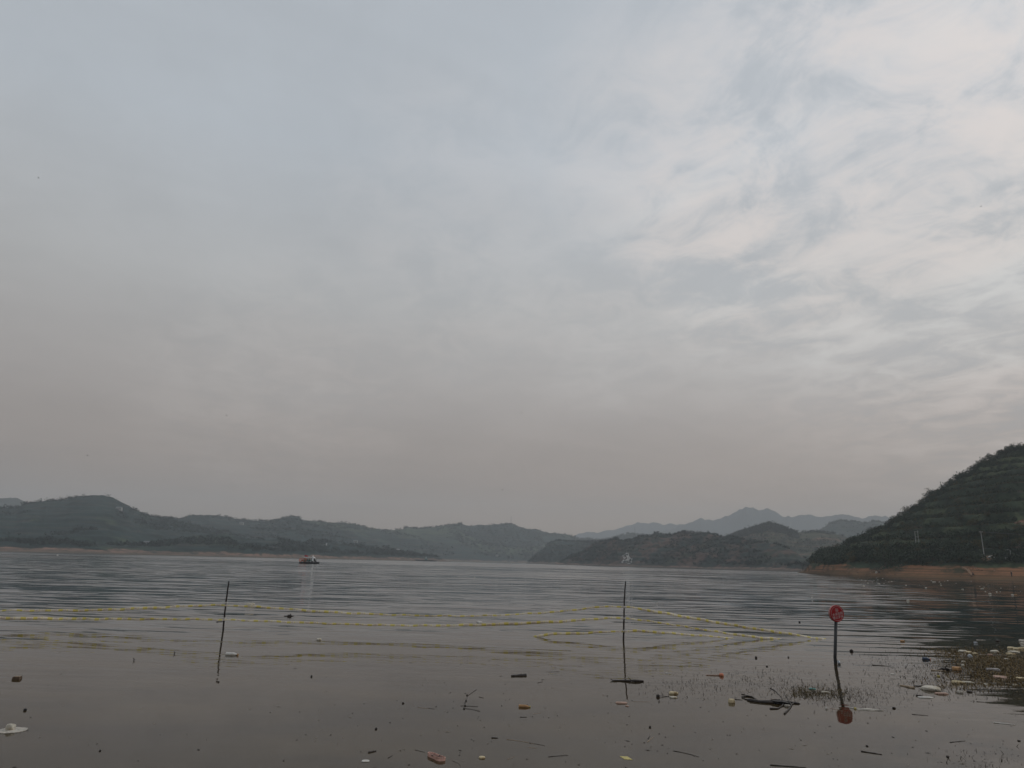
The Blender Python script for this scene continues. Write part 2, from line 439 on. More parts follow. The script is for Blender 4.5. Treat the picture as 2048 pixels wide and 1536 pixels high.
# ------------------------------------------------------------------ hills
class Hill: pass
def hill(name, label, sil, shore, ridge, back, px0, px1, mat, step=3.0, rows=70, tree=0, amp=.10, lam=120, terr=0, terr_k=.7, bank=3.0, bank_w=25,
         prof=1.0, gully=.0, seed=1, jag=.7):
    """silhouette, shore distance and ridge distance by picture column; a terrain sheet of real depth"""
    pxs = np.arange(px0, px1+.1, step)
    sx = [q[0] for q in sil]; sy_ = [q[1] for q in sil]
    az = np.array([azel(q, hor(q))[0] for q in pxs])
    fx_ = np.arange(sx[0], sx[-1]+.1, 1.0); fy_ = np.interp(fx_, sx, sy_); ae = np.array([azel(q, yy) for q, yy in zip(fx_, fy_)])
    te = np.interp(az, ae[:, 0], ae[:, 1])
    te = te + jag/F*fbm(pxs/11.0, pxs*0+seed, 4, seed)*1.6
    rs = np.interp(pxs, [q[0] for q in shore], [q[1] for q in shore])
    rr = np.interp(pxs, [q[0] for q in ridge], [q[1] for q in ridge])
    zr = np.maximum(H + te*rr - tree, -2.5)
    # ground rises a little between ridge points so the crest is never a ruled line
    tt = np.concatenate([[-.06], np.linspace(0, .12, 10), np.linspace(.12, 1, rows)[1:], 1+np.linspace(0, 1, 16)[1:]])
    T, ZR = np.meshgrid(tt, zr, indexing='ij'); RS = np.meshgrid(tt, rs, indexing='ij')[1]; RR = np.meshgrid(tt, rr, indexing='ij')[1]
    AZ = np.meshgrid(tt, az, indexing='ij')[1]
    R = np.where(T <= 1, RS + (RR-RS)*T, RR + back*(T-1))
    X = R*np.sin(AZ); Y = R*np.cos(AZ)
    wob = fbm(X/90, Y/90, 3, seed+50)*np.clip(np.sin(PI*np.clip(T, 0, 1)), 0, 1)
    tf = np.clip(T, 0, 1)
    s = R-RS
    B = np.minimum(bank*(1-np.exp(-np.maximum(s, 0)/bank_w)), np.maximum(ZR, 0)+.5)
    g_ = prof*tf + (1-prof)*(tf*tf*(3-2*tf))
    Z = B*(1-g_) + ZR*g_
    bump = np.sin(PI*tf)**.8
    Z = Z + bump*np.clip(ZR, 0, 1e9)*(amp*fbm(X/lam, Y/lam, 5, seed) + gully*(ridged(X/(lam*.45), Y/(lam*.8), 3, seed+9)-.6))
    if terr:
        q = (Z + 1.5*fbm(X/120, Y/120, 2, seed+3))/terr
        fr = q-np.floor(q)
        stepv = np.floor(q) + np.clip((fr-.62)/.38, 0, 1)
        wgt = terr_k*np.clip((Z-bank-1)/4, 0, 1)*np.clip(np.where(T <= 1, 1, 0), 0, 1)
        wgt = wgt*np.clip((1-tf)*12, 0, 1)
        Z = Z*(1-wgt) + (stepv*terr - 1.5*fbm(X/120, Y/120, 2, seed+3))*wgt
    Z = Z + np.where(T <= 1, (.25*fbm(X/3.0, Y/3.0, 3, seed+30) + bank*.16*fbm(X/14, Y/9, 4, seed+31))*np.clip(s/10, 0, 1), 0)
    fall = np.where(T > 1, (T-1), 0)
    Z = Z - fall*np.maximum(ZR, 0)*.9
    Z = np.where(T < 0, -1.8, Z); Z[1] = -.25
    nr, nc = Z.shape
    V = np.stack([X, Y, Z], -1).reshape(-1, 3)
    i = np.arange(nr-1)[:, None]*nc + np.arange(nc-1)[None, :]
    Fc = np.stack([i, i+1, i+1+nc, i+nc], -1).reshape(-1, 4)
    me = mesh_np(name, V, Fc)
    o = link(name, me, mat, smooth=True)
    tag(o, label, kind='structure')
    h = Hill(); h.X, h.Y, h.Z, h.T, h.nr, h.nc, h.pxs, h.o, h.az = X, Y, Z, T, nr, nc, pxs, o, az
    return h
def surf(h, row, colf):
    """bilinear sample of a hill at fractional row and column arrays"""
    r0 = np.clip(np.floor(row).astype(int), 0, h.nr-2); c0 = np.clip(np.floor(colf).astype(int), 0, h.nc-2)
    fr = row-r0; fc = colf-c0
    out = []
    for A in (h.X, h.Y, h.Z):
        out.append((A[r0, c0]*(1-fc)+A[r0, c0+1]*fc)*(1-fr) + (A[r0+1, c0]*(1-fc)+A[r0+1, c0+1]*fc)*fr)
    return np.stack(out, -1)
def row_of(h, tval):
    return np.interp(tval, h.T[:, 0], np.arange(h.nr))
def at_px(h, px, py):
    """point of the hill seen through that picture point"""
    az_, te = azel(px, py); c = float(np.interp(az_, h.az, np.arange(h.nc)))
    rows_ = np.linspace(1, row_of(h, 1.0), 400)
    P_ = surf(h, rows_, np.full(400, c))
    e = (P_[:, 2]-H)/np.hypot(P_[:, 0], P_[:, 1])
    k = int(np.argmax(e >= te)) if (e >= te).any() else 399
    return Vector(P_[k])

def crown(rng, n, rx, rz, leaf, lobes=4, cz=None):
    """leaf-sized triangles spread in a few uneven lobes; base of the crown near z=0"""
    cz = rz if cz is None else cz
    c = rng.normal(0, .36, (lobes, 3))*[rx, rx, rz*.8]; c[0] = 0
    r = rng.uniform(.42, .75, lobes); r[0] = .8
    li = rng.integers(0, lobes, n)
    d = rng.normal(0, 1, (n, 3)); d /= np.linalg.norm(d, axis=1)[:, None]
    q = rng.uniform(.45, 1.0, n)**.5
    P_ = c[li] + d*(q*r[li])[:, None]*[rx, rx, rz]
    P_[:, 2] = np.maximum(P_[:, 2] + cz, .05)
    a = rng.normal(0, 1, (n, 3, 3)); a /= np.linalg.norm(a, axis=2)[:, :, None]
    tri = P_[:, None, :] + a*(leaf*rng.uniform(.6, 1.2, n))[:, None, None]
    return tri.reshape(-1, 3)
def scatter(name, label, pts, scale, rng, mat, n=40, leaf=.5, variants=6, rx=1.0, rz=.8, lobes=3):
    vs = [crown(rng, n, rx, rz, leaf, lobes, cz=rz*.75) for _ in range(variants)]
    out = np.empty((len(pts), n*3, 3), np.float32)
    an = rng.uniform(0, 2*PI, len(pts)); vi = rng.integers(0, variants, len(pts))
    for k_ in range(variants):
        ii = np.where(vi == k_)[0]
        if not len(ii): continue
        v = vs[k_][None]; c_, s_ = np.cos(an[ii])[:, None], np.sin(an[ii])[:, None]
        out[ii, :, 0] = (v[..., 0]*c_ - v[..., 1]*s_)*scale[ii, None] + pts[ii, 0, None]
        out[ii, :, 1] = (v[..., 0]*s_ + v[..., 1]*c_)*scale[ii, None] + pts[ii, 1, None]
        out[ii, :, 2] = v[..., 2]*scale[ii, None] + pts[ii, 2, None]
    me = mesh_np(name, out.reshape(-1, 3), np.arange(len(pts)*n*3).reshape(-1, 3))
    at = me.attributes.new('tint', 'FLOAT', 'POINT')
    at.data.foreach_set('value', np.repeat(rng.uniform(0, 1, len(pts)).astype(np.float32), n*3))
    o = link(name, me, mat); tag(o, label, kind='stuff'); return o
def hill_points(h, n, rng, tmin=.03, tmax=1.0, zmin=4.0, mask=None, pow_=1.0, pxa=None, pxb=None):
    a = h.pxs[0] if pxa is None else pxa; b_ = h.pxs[-1] if pxb is None else pxb
    st = h.pxs[1]-h.pxs[0]
    c = (rng.uniform(a, b_, n)-h.pxs[0])/st
    tv = tmin + (tmax-tmin)*rng.uniform(0, 1, n)**pow_
    P_ = surf(h, row_of(h, tv), c)
    keep = P_[:, 2] > zmin + 1.6*fbm(P_[:, 0]/20, P_[:, 1]/20, 3, 77)
    if mask is not None: keep &= mask(P_)
    return P_[keep]

rng = np.random.default_rng(5)
m_left = hill_mat('left_hill_ground', (.016, .034, .032), (.070, .092, .050), (.13, .10, .075), (.22, .135, .10), 4.6, 9.0, .35, .004, .53, .66, .6)
m_mid = hill_mat('mid_hill_ground', (.018, .036, .034), (.062, .086, .050), (.13, .10, .075), (.22, .15, .115), 4.2, 11.0, .45, .003, .50, .64, .5)
m_head = hill_mat('headland_ground', (.024, .040, .036), (.050, .062, .042), (.105, .070, .056), (.19, .125, .098), 2.6, 6.0, .45, .014, .54, .48, .8)
m_terr = hill_mat('terraced_ground', (.030, .040, .028), (.060, .064, .038), (.19, .12, .085), (.19, .125, .098), 2.0, 7.0, 1.0, .006, .50, .56, .8)
m_near = hill_mat('near_hill_ground', (.030, .043, .027), (.082, .098, .052), (.115, .064, .045), (.255, .120, .064), 4.4, 5.2, .75, .02, .47, .62, .55)
m_mt = hill_mat('mountain_ground', (.035, .045, .04), (.05, .06, .05), (.08, .07, .06), (.1, .08, .06), .1, 60.0, .1, .001, .6, .7)

# far blue ridges
hill('mountain_ridge', 'farthest pale ridge behind the headland',
     [(1100, 1092), (1140, 1073), (1175, 1063), (1190, 1066), (1230, 1059), (1270, 1047), (1300, 1046), (1325, 1049), (1345, 1046), (1370, 1050), (1420, 1056), (1500, 1070)],
     [(0, 4800)], [(0, 5400)], 450, 1100, 1500, m_mt, 4, 24, amp=.05, lam=700, bank=5, seed=3, jag=2.2)
hill('mountain_ridge', 'tall double-peaked pale ridge beyond the headland',
     [(1300, 1075), (1340, 1058), (1370, 1046), (1385, 1044), (1400, 1037), (1412, 1040), (1440, 1038), (1460, 1029), (1475, 1020), (1490, 1015), (1505, 1016), (1518, 1021), (1535, 1017), (1550, 1024),
      (1570, 1033), (1580, 1034), (1600, 1031), (1622, 1030), (1640, 1034), (1650, 1033), (1690, 1029), (1705, 1030), (1722, 1036), (1745, 1033), (1760, 1031), (1775, 1034), (1795, 1033), (1830, 1040), (1900, 1060)],
     [(0, 4000)], [(0, 4700)], 500, 1300, 1900, m_mt, 3, 30, amp=.07, lam=500, bank=5, seed=5, jag=2.4)
hill('mountain_ridge', 'small pale ridge at the left picture edge',
     [(-300, 985), (-150, 990), (-40, 997), (0, 996), (20, 995), (35, 997), (50, 1003), (80, 1016), (120, 1030)],
     [(0, 2500)], [(0, 3000)], 500, -300, 120, m_mt, 4, 24, amp=.06, lam=400, bank=5, seed=6, jag=1.5)
# middle distance
B2 = hill('hill', 'hazy hill with a mast behind the open water in the middle',
     [(700, 1075), (740, 1060), (770, 1058), (800, 1058), (812, 1053), (830, 1055), (860, 1053), (880, 1051), (900, 1047), (920, 1046), (940, 1050), (960, 1047), (975, 1049), (1000, 1046), (1022, 1045), (1040, 1052), (1055, 1057),
      (1072, 1056), (1090, 1062), (1100, 1065), (1130, 1066), (1145, 1071), (1160, 1076), (1175, 1074), (1200, 1079), (1220, 1076), (1240, 1070), (1258, 1066), (1275, 1066), (1300, 1070), (1360, 1080)],
     [(700, 1600), (1000, 1900), (1300, 2100)], [(700, 2200), (1000, 2500), (1300, 2600)], 500, 700, 1360, m_mid, 2.5, 60, tree=3, amp=.22, lam=420, gully=.16, bank=7, bank_w=60, seed=11)
B1 = hill('hill', 'rolling hill with terraces and a rounded knoll behind the red boat',
     [(260, 1040), (330, 1030), (345, 1030), (358, 1035), (380, 1028), (420, 1028), (442, 1029), (480, 1036), (500, 1038), (530, 1041), (550, 1039), (565, 1034), (585, 1030), (598, 1031), (605, 1038), (640, 1041), (665, 1043),
      (690, 1043), (712, 1047), (735, 1053), (760, 1056), (790, 1060), (830, 1068), (880, 1082), (960, 1108)],
     [(260, 1200), (600, 1300), (960, 1700)], [(260, 1900), (600, 2000), (960, 2400)], 500, 260, 960, m_mid, 2.5, 70, tree=3, amp=.18, lam=260, terr=11, terr_k=.5, gully=.10, bank=7, bank_w=60, seed=21)
A = hill('hill', 'big rounded wooded hill at the left',
     [(-350, 1045), (-200, 1030), (-60, 1018), (0, 1013), (20, 1011), (38, 1010), (52, 1002), (80, 999), (110, 997), (132, 995), (145, 991), (165, 989), (185, 987), (200, 987), (218, 989), (232, 995), (250, 1003), (268, 1014), (290, 1025), (305, 1029),
      (340, 1034), (380, 1046), (430, 1056), (500, 1070), (560, 1085), (640, 1105)],
     [(-350, 900), (200, 900), (640, 1100)], [(-350, 1400), (200, 1500), (640, 1500)], 500, -350, 640, m_left, 2.5, 90, tree=3, amp=.16, lam=200, terr=9, terr_k=.5, gully=.06, bank=7, bank_w=50, seed=31)
A2 = hill('hill', 'low dark wooded foreshore along the left and middle waterline',
     [(-350, 1075), (0, 1074), (100, 1070), (200, 1078), (300, 1082), (380, 1066), (450, 1062), (475, 1066), (500, 1074), (560, 1074), (600, 1080), (650, 1078), (700, 1086), (740, 1086), (790, 1096), (830, 1103), (880, 1113), (900, 1122)],
     [(-350, 830), (200, 850), (500, 900), (800, 1200), (900, 1300)], [(-350, 1020), (200, 1040), (500, 1120), (800, 1420), (900, 1500)], 120, -350, 900, m_left, 2.5, 50, tree=4, amp=.22, lam=90, terr=7, terr_k=.4, bank=7.5, bank_w=22, seed=41)
D2 = hill('hill', 'blue-grey hill behind the terraced one',
     [(1560, 1078), (1600, 1066), (1632, 1060), (1645, 1054), (1658, 1045), (1672, 1041), (1683, 1038), (1695, 1042), (1710, 1040), (1728, 1042), (1745, 1040), (1762, 1043), (1778, 1049), (1800, 1060), (1860, 1080)],
     [(1560, 1700)], [(1560, 2300)], 500, 1560, 1860, m_mid, 2.5, 50, tree=3, amp=.2, lam=220, gully=.2, bank=5, bank_w=50, seed=51)
C1 = hill('headland', 'smooth green spur sloping into the water at the left end of the headland',
     [(1050, 1127), (1058, 1120), (1070, 1108), (1082, 1097), (1092, 1088), (1105, 1079), (1118, 1078), (1135, 1079), (1160, 1080), (1190, 1079), (1230, 1078), (1300, 1085), (1400, 1100)],
     [(1050, 1480), (1100, 1350), (1400, 1350)], [(1050, 1500), (1100, 1600), (1400, 1700)], 300, 1050, 1400, m_mid, 2, 50, tree=3, amp=.12, lam=120, gully=.10, bank=3, bank_w=30, seed=61)
C3 = hill('headland', 'terraced brown hill with a tree-covered top behind the red headland',
     [(1400, 1085), (1440, 1076), (1470, 1065), (1495, 1056), (1512, 1051), (1525, 1047), (1537, 1043), (1548, 1046), (1562, 1050), (1575, 1054), (1590, 1062), (1610, 1061), (1640, 1060), (1668, 1064), (1700, 1072), (1760, 1090), (1800, 1110)],
     [(1400, 1000), (1800, 900)], [(1400, 1450), (1800, 1500)], 400, 1400, 1800, m_terr, 2, 90, tree=3, amp=.12, lam=150, terr=7, terr_k=.85, bank=3, bank_w=30, seed=71)
C2 = hill('headland', 'rugged brown headland with eroded gullies in the middle distance',
     [(1100, 1128), (1125, 1119), (1140, 1110), (1155, 1102), (1172, 1094), (1185, 1086), (1200, 1080), (1208, 1077), (1222, 1074), (1232, 1071), (1245, 1079), (1262, 1076), (1275, 1069), (1287, 1069), (1298, 1068), (1312, 1062), (1325, 1066), (1345, 1066),
      (1358, 1060), (1365, 1058), (1385, 1061), (1405, 1060), (1420, 1062), (1440, 1068), (1470, 1070), (1500, 1076), (1550, 1084), (1590, 1098), (1620, 1118), (1650, 1142)],
     [(1100, 1150), (1250, 950), (1400, 850), (1650, 650)], [(1100, 1180), (1250, 1150), (1400, 1080), (1650, 760)], 250, 1100, 1650, m_head, 1.6, 110, tree=2.5, amp=.18, lam=80, terr=6, terr_k=.35, gully=.42, bank=3.2, bank_w=18, seed=81)
# near hill at the right
RSIL_ = [(1594, 1144), (1600, 1142), (1612, 1136), (1620, 1128), (1628, 1114), (1640, 1102), (1655, 1098), (1672, 1097), (1690, 1088), (1700, 1081), (1718, 1073), (1740, 1064), (1752, 1060), (1770, 1052), (1785, 1041), (1800, 1030), (1822, 1025),
        (1830, 1015), (1845, 1006), (1858, 994), (1872, 986), (1888, 976), (1900, 967), (1920, 955), (1935, 947), (1950, 937), (1958, 931), (1985, 921), (2000, 912), (2012, 905), (2030, 900), (2048, 897), (2150, 872), (2300, 838), (2500, 800)]
RSIL = [(a_, b_ - 7*max(0, min(1, (a_-1800)/200))) for a_, b_ in RSIL_]
N = hill('hillside', 'steep terraced hillside covered in dark shrubs at the right',
     RSIL, [(1594, 470), (1620, 420), (1660, 350), (1700, 318), (1800, 298), (1950, 285), (2100, 285), (2500, 262)],
     [(1594, 480), (1630, 450), (1700, 410), (1800, 425), (1900, 455), (2048, 480), (2500, 520)], 160, 1594, 2500, m_near, 2, 190, tree=.8, amp=.05, lam=70, terr=5.2, terr_k=.95, bank=5.6, bank_w=26,
     prof=1.0, seed=91)

# ------------------------------------------------------------------ vegetation as masses
def notfield(sc, cut, seed):
    return lambda P_: fbm(P_[:, 0]/sc, P_[:, 1]/sc, 4, seed) > cut
for h, n, zmin, sc_, lab, lo, hi, cut in (
        (A, 5200, 8, 150, 'dark woodland scattered over the big left hill', 2.4, 5.0, -.08),
        (A2, 5200, 7.5, 90, 'dense dark trees along the left foreshore', 2.2, 5.2, -.25),
        (B1, 3800, 9, 160, 'tree clumps between the terraces of the rolling hill', 2.6, 5.5, .02),
        (B2, 3400, 9, 260, 'woodland on the hazy hill with the mast', 3.5, 7.0, 0),
        (D2, 900, 8, 160, 'woodland on the blue-grey hill', 3, 6, -.05),
        (C1, 1500, 4, 100, 'scrub on the smooth green spur', 2, 4.2, -.1),
        (C3, 1800, 5, 110, 'trees on top of the terraced brown hill', 2.2, 4.4, .05),
        (C2, 4200, 4.5, 60, 'scrub over the rugged headland', 1.3, 2.9, -.02)):
    Pn = hill_points(h, n, rng, .02, 1.0, zmin, notfield(sc_, cut, int(sc_)))
    # extra trees along the skyline, in broken groups
    Pr_ = hill_points(h, 500, rng, .97, 1.0, zmin, notfield(sc_*.35, .02, 5))
    Pn = np.concatenate([Pn, Pr_])
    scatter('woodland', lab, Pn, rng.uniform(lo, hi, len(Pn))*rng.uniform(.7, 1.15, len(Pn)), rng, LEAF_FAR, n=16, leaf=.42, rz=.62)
# tree-covered cap of the terraced hill
Pn = hill_points(C3, 1500, rng, .80, 1.0, 8, lambda P_: np.ones(len(P_), bool), pxa=1450, pxb=1600)
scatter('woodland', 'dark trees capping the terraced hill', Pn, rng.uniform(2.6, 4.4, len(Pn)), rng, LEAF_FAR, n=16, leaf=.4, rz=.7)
# near hillside: shrub rows on the terraces, thicker low down
Pn = hill_points(N, 15000, rng, .05, 1.0, 5.0, None)
CLEAR = [(1975, 1117, 5.0), (1992, 1116, 4.0), (2044, 1046, 6.0), (2024, 1093, 5.0), (2050, 1092, 5.0)]
for (a_, b_, r_) in CLEAR:
    q_ = at_px(N, a_, b_); Pn = Pn[np.hypot(Pn[:, 0]-q_.x, Pn[:, 1]-q_.y) > r_]
nz = fbm(Pn[:, 0]/25, Pn[:, 1]/25, 4, 9)
ff = np.mod((Pn[:, 2] + 1.5*fbm(Pn[:, 0]/120, Pn[:, 1]/120, 2, 94))/5.2, 1)
Pn = Pn[(nz > -.38) & ((ff < .24) | (ff > .93) | (rng.uniform(0, 1, len(Pn)) < .06) | (Pn[:, 2] < 10 + 5*nz))]
half = rng.uniform(0, 1, len(Pn)) < .82
scatter('hillside_shrubs', 'dark green shrub rows on the terraces of the near hillside', Pn[half], rng.uniform(.9, 1.9, half.sum())*np.where(Pn[half][:, 2] > 16, .82, 1.2), rng, LEAF, n=46, leaf=.27, variants=10, rz=.85)
Ps = hill_points(N, 900, rng, .94, 1.0, 5, None, pxa=1620, pxb=2300)
scatter('hillside_shrubs', 'ragged scrub along the crest of the near hillside', Ps, rng.uniform(.8, 2.0, len(Ps)), rng, LEAF, n=46, leaf=.27, variants=8, rz=.95)
scatter('dry_shrubs', 'yellowish dry shrubs between the dark ones on the near hillside', Pn[~half], rng.uniform(.8, 1.7, (~half).sum()), rng, LEAF_Y, n=40, leaf=.26, variants=6, rz=.6)
Pg = hill_points(N, 9000, rng, .04, .9, 4.6, notfield(18, -.1, 4))
scatter('hillside_weeds', 'low weeds and grass tufts over the near hillside', Pg, rng.uniform(.3, .8, len(Pg)), rng, LEAF_Y, n=14, leaf=.5, variants=6, rz=.5)

# ------------------------------------------------------------------ single trees of the near hillside
def trunk_mesh(rg, hgt, r):
    mb = MB(); bend = rg.uniform(-.12, .12)*hgt
    mb.tube([(0, 0, -.6), (bend*.3, 0, hgt*.35), (bend, bend*.4, hgt*.72)], [r, r*.75, r*.35], 6)
    for q in range(4):
        a = rg.uniform(0, 6.28); z0 = hgt*rg.uniform(.3, .55); l = hgt*rg.uniform(.22, .35)
        mb.tube([(bend*.4, 0, z0), (bend*.4+math.cos(a)*l, math.sin(a)*l, z0+l*.8)], [r*.45, r*.15], 5)
    return mb.mesh('trunk')
protos = []
for k_ in range(7):
    rg = np.random.default_rng(100+k_); rp = random.Random(k_)
    hgt = rp.uniform(4.2, 6.0)
    tri = crown(rg, 300, hgt*rp.uniform(.33, .46), hgt*rp.uniform(.30, .40), .36, 6, cz=hgt*.46)
    cm = mesh_np('crown', tri, np.arange(len(tri)).reshape(-1, 3)); cm.materials.append(LEAF if k_ % 3 else LEAF_Y)
    tm = trunk_mesh(rp, hgt, .14); tm.materials.append(M['bark'])
    protos.append((cm, tm, hgt))
def where(px):
    return ('left of the power poles', 'between the power poles', 'right of the power poles')[0 if px < 1832 else 1 if px < 1967 else 2]
def tree(P_, k_, sc_, label, group=None, name='hillside_tree'):
    cm, tm, _ = protos[k_]
    e = empty(name, P_, label, 'tree', group, random.uniform(0, 6.28)); e.scale = (sc_, sc_, sc_*random.uniform(.85, 1.15))
    link('crown', cm, None, e); link('trunk', tm, None, e)
    return e
GT = 'small trees on the near hillside'
st = 2.0
# skyline trees
for i, px in enumerate(np.arange(1632, 2110, 5.4)):
    px = px + random.uniform(-2, 2); c = (px-N.pxs[0])/st
    P_ = surf(N, np.array([row_of(N, random.uniform(.955, .998))]), np.array([c]))[0]
    kk = random.randrange(7); sc_ = random.choice((.38, .5, .6, .72, .9))*random.uniform(.8, 1.1)
    tree(P_, kk, sc_, ('%s%s tree on the near hillside skyline, %s' % ('small ' if sc_ < .5 else 'tall ' if sc_ > .8 else '', 'dark green' if kk % 3 else 'dry yellowish', where(px))), GT)
for i in range(95):                      # belt above the red bank
    px = random.uniform(1625, 2060); c = (px-N.pxs[0])/st
    P_ = surf(N, np.array([row_of(N, random.uniform(.10, .36))]), np.array([c]))[0]
    if P_[2] < 5.2: continue
    kk = random.randrange(7); sc_ = random.uniform(.55, .95)
    tree(P_, kk, sc_, '%s %s tree in the belt above the red bank, %s' % ('larger' if sc_ > .75 else 'smaller', 'dark green' if kk % 3 else 'dry yellowish', where(px)), GT)
for i in range(75):
    px = random.uniform(1700, 2100); c = (px-N.pxs[0])/st
    P_ = surf(N, np.array([row_of(N, random.uniform(.36, .92))]), np.array([c]))[0]
    kk = random.randrange(7); sc_ = random.uniform(.4, .75)
    tree(P_, kk, sc_, '%s tree among the %s terrace shrubs, %s' % ('dark green' if kk % 3 else 'dry yellowish', 'upper' if P_[2] > 40 else 'lower', where(px)), GT)
def tree_px(px, py, k_, sc_, lab, nm='hillside_tree'):
    c = (px-N.pxs[0])/st
    P_ = surf(N, np.array([row_of(N, .985)]), np.array([c]))[0]
    return tree(P_, k_, sc_, lab, None, nm)
tree_px(2012, 0, 1, 1.15, 'tallest skyline tree near the right edge, left of the topmost pair')
tree_px(2036, 0, 4, 1.25, 'topmost broad skyline tree at the right picture edge')
# big dark tree that reaches down onto the red bank
P_ = at_px(N, 1772, 1137); tree(P_, 2, 1.35, 'dark round tree reaching down onto the red bank')
P_ = at_px(N, 1783, 1132); tree(P_, 5, 1.25, 'dark tree just right of the one that reaches the red bank')
# bare spindly tree on the skyline
c = (1882-N.pxs[0])/st; P_ = surf(N, np.array([row_of(N, .99)]), np.array([c]))[0]
bt = empty('bare_tree', P_, 'thin bare tree leaning out from the skyline of the near hillside', 'tree')
mb = MB(); rp = random.Random(3)
mb.tube([(0, 0, -.5), (-.8, 0, 2.2), (-1.9, 0, 3.9)], [.12, .09, .05], 5)
for q in range(9):
    s_ = Vector((-.5-1.3*q/9, 0, 1.6+2.1*q/9)); e_ = s_+Vector((rp.uniform(-1.5, .3), rp.uniform(-.5, .5), rp.uniform(-.1, 1.0)))
    mb.tube([s_, e_], [.05, .02], 4)
mb.obj('trunk', M['bark'], bt)
tri = crown(np.random.default_rng(9), 60, 1.5, .8, .22, 5, cz=0); tri = tri + [-1.9, 0, 3.4]
link('crown', mesh_np('crown', tri, np.arange(len(tri)).reshape(-1, 3)), LEAF_Y, bt)
# dead stumps at the tip of the point
for i, (px, hh) in enumerate(((1600, 2.2), (1605, 3.6), (1608, 3.0), (1612, 4.2), (1618, 3.2))):
    P_ = at_px(N, px, hor(px)+3.5)
    mb = MB(); rp = random.Random(i)
    mb.tube([(0, 0, -.5), (.1, 0, hh*.6), (rp.uniform(-.4, .4), 0, hh)], [.16, .12, .05], 5)
    for q in range(5): mb.tube([(0.05, 0, hh*(.4+.1*q)), (rp.uniform(-.9, .9), 0, hh*(.6+.1*q))], [.06, .03], 4)
    o = mb.obj('dead_shrub', M['bark']); o.location = P_
    tag(o, ('leftmost', 'second from left', 'middle', 'tallest, fourth from left', 'rightmost')[i] + ' dark dead shrub on the tip of the red point', 'shrub', 'dead shrubs at the tip of the point')

# ------------------------------------------------------------------ structures on the hills
# lattice masts on far ridges
def mast(px, ytop, hl, label):
    c = (px-hl.pxs[0])/(hl.pxs[1]-hl.pxs[0])
    P_ = surf(hl, np.array([row_of(hl, .995)]), np.array([c]))[0]
    r_ = math.hypot(P_[0], P_[1]); hgt = H + azel(px, ytop)[1]*r_ - P_[2]
    e = empty('radio_mast', P_, label, 'mast')
    b0 = hgt*.035
    cor = [(b0*i, b0*j) for i, j in ((-1, -1), (1, -1), (1, 1), (-1, 1))]
    mb = MB()
    for (a, b_) in cor: mb.tube([(a, b_, -2), (a*.35, b_*.35, hgt)], hgt*.008, 5)
    mb.obj('leg_frame', M['steel'], e)
    mb = MB()
    for s_ in range(8):
        z0, z1 = hgt*s_/8, hgt*(s_+1)/8; f0, f1 = 1-.65*s_/8, 1-.65*(s_+1)/8
        for q in range(4):
            a, b_ = cor[q], cor[(q+1) % 4]
            mb.tube([(a[0]*f0, a[1]*f0, z0), (b_[0]*f1, b_[1]*f1, z1)], hgt*.005, 4)
    mb.obj('bracing', M['steel'], e)
    MB().tube([(0, 0, hgt*.95), (0, 0, hgt*1.08)], hgt*.006, 5).obj('antenna', M['steel'], e)
mast(1020, 1033, B2, 'lattice mast on the crest of the hazy middle hill')
mast(1271, 1054, B2, 'thin mast rising behind the headland')

# H-frame pole pair
P_ = at_px(N, 1836, 1096); r_ = math.hypot(P_.x, P_.y); u = r_/F
e = empty('double_pole', P_, 'pair of pale power poles joined by cross bars in the shrubs', 'power pole')
for s_ in (-1, 1):
    MB().tube([(s_*3*u, 0, -1), (s_*2.4*u, 0, 29*u if s_ > 0 else 27*u)], [.17, .11], 8).obj('pole', M['concrete'], e)
for zf in (.92, .62, .38):
    MB().box((0, 0, 29*u*zf), (8.0*u if zf > .9 else 5.6*u, .14, .14)).obj('crossbar', M['concrete'], e)
MB().tube([(-2.8*u, .1, 12*u), (2.8*u, .1, 19*u)], .05, 5).obj('brace', M['steel'], e)
# single pole with wire
P_ = at_px(N, 1969, 1114); r_ = math.hypot(P_.x, P_.y); u = r_/F
e = empty('power_pole', P_, 'single pale power pole with a wire running right from its top', 'power pole')
MB().tube([(0, 0, -1), (-.6*u, 0, 41*u)], [.17, .11], 8).obj('pole', M['concrete'], e)
MB().box((-.6*u, 0, 39.5*u), (6*u, .12, .12)).obj('crossarm', M['concrete'], e)
for s_ in (-1, 0, 1):
    MB().lathe([(.05, 0), (.09, .08), (.05, .16), (.08, .24), (.02, .3)], 8, Matrix.Translation((-.6*u+s_*2.4*u, 0, 40*u))).obj('insulator', M['concrete'], e)
mb = MB(); pts = [(-.6*u + (120*u)*q/10, -q*1.5, 40*u - 5*u*math.sin(PI*min(1, q/14))) for q in range(11)]
mb.tube(pts, .035, 4); mb.obj('wire', M['steel'], e)
mb = MB(); mb.tube([(-1.5*u, 0, 14*u), (14*u, 0, 13.5*u)], .03, 4); mb.obj('wire', M['steel'], e)
# street lamp
P_ = at_px(N, 2023, 1122); r_ = math.hypot(P_.x, P_.y); u = r_/F
e = empty('street_lamp', P_, 'white lamp post with a short arm above the bank at the right', 'lamp')
MB().tube([(0, 0, -.5), (0, 0, 16*u)], [.12, .08], 8).obj('pole', M['concrete'], e)
MB().tube([(0, 0, 15.5*u), (-1.2*u, 0, 16.2*u), (-3*u, 0, 16.2*u)], .05, 6).obj('arm', M['concrete'], e)
MB().box((-3.6*u, 0, 16.1*u), (2.0*u, .3, .14)).obj('lamp_head', M['concrete'], e)
MB().box((1.6*u, 0, 8*u), (2.6*u, .1, 1.6*u)).obj('solar_panel', M['glass'], e)
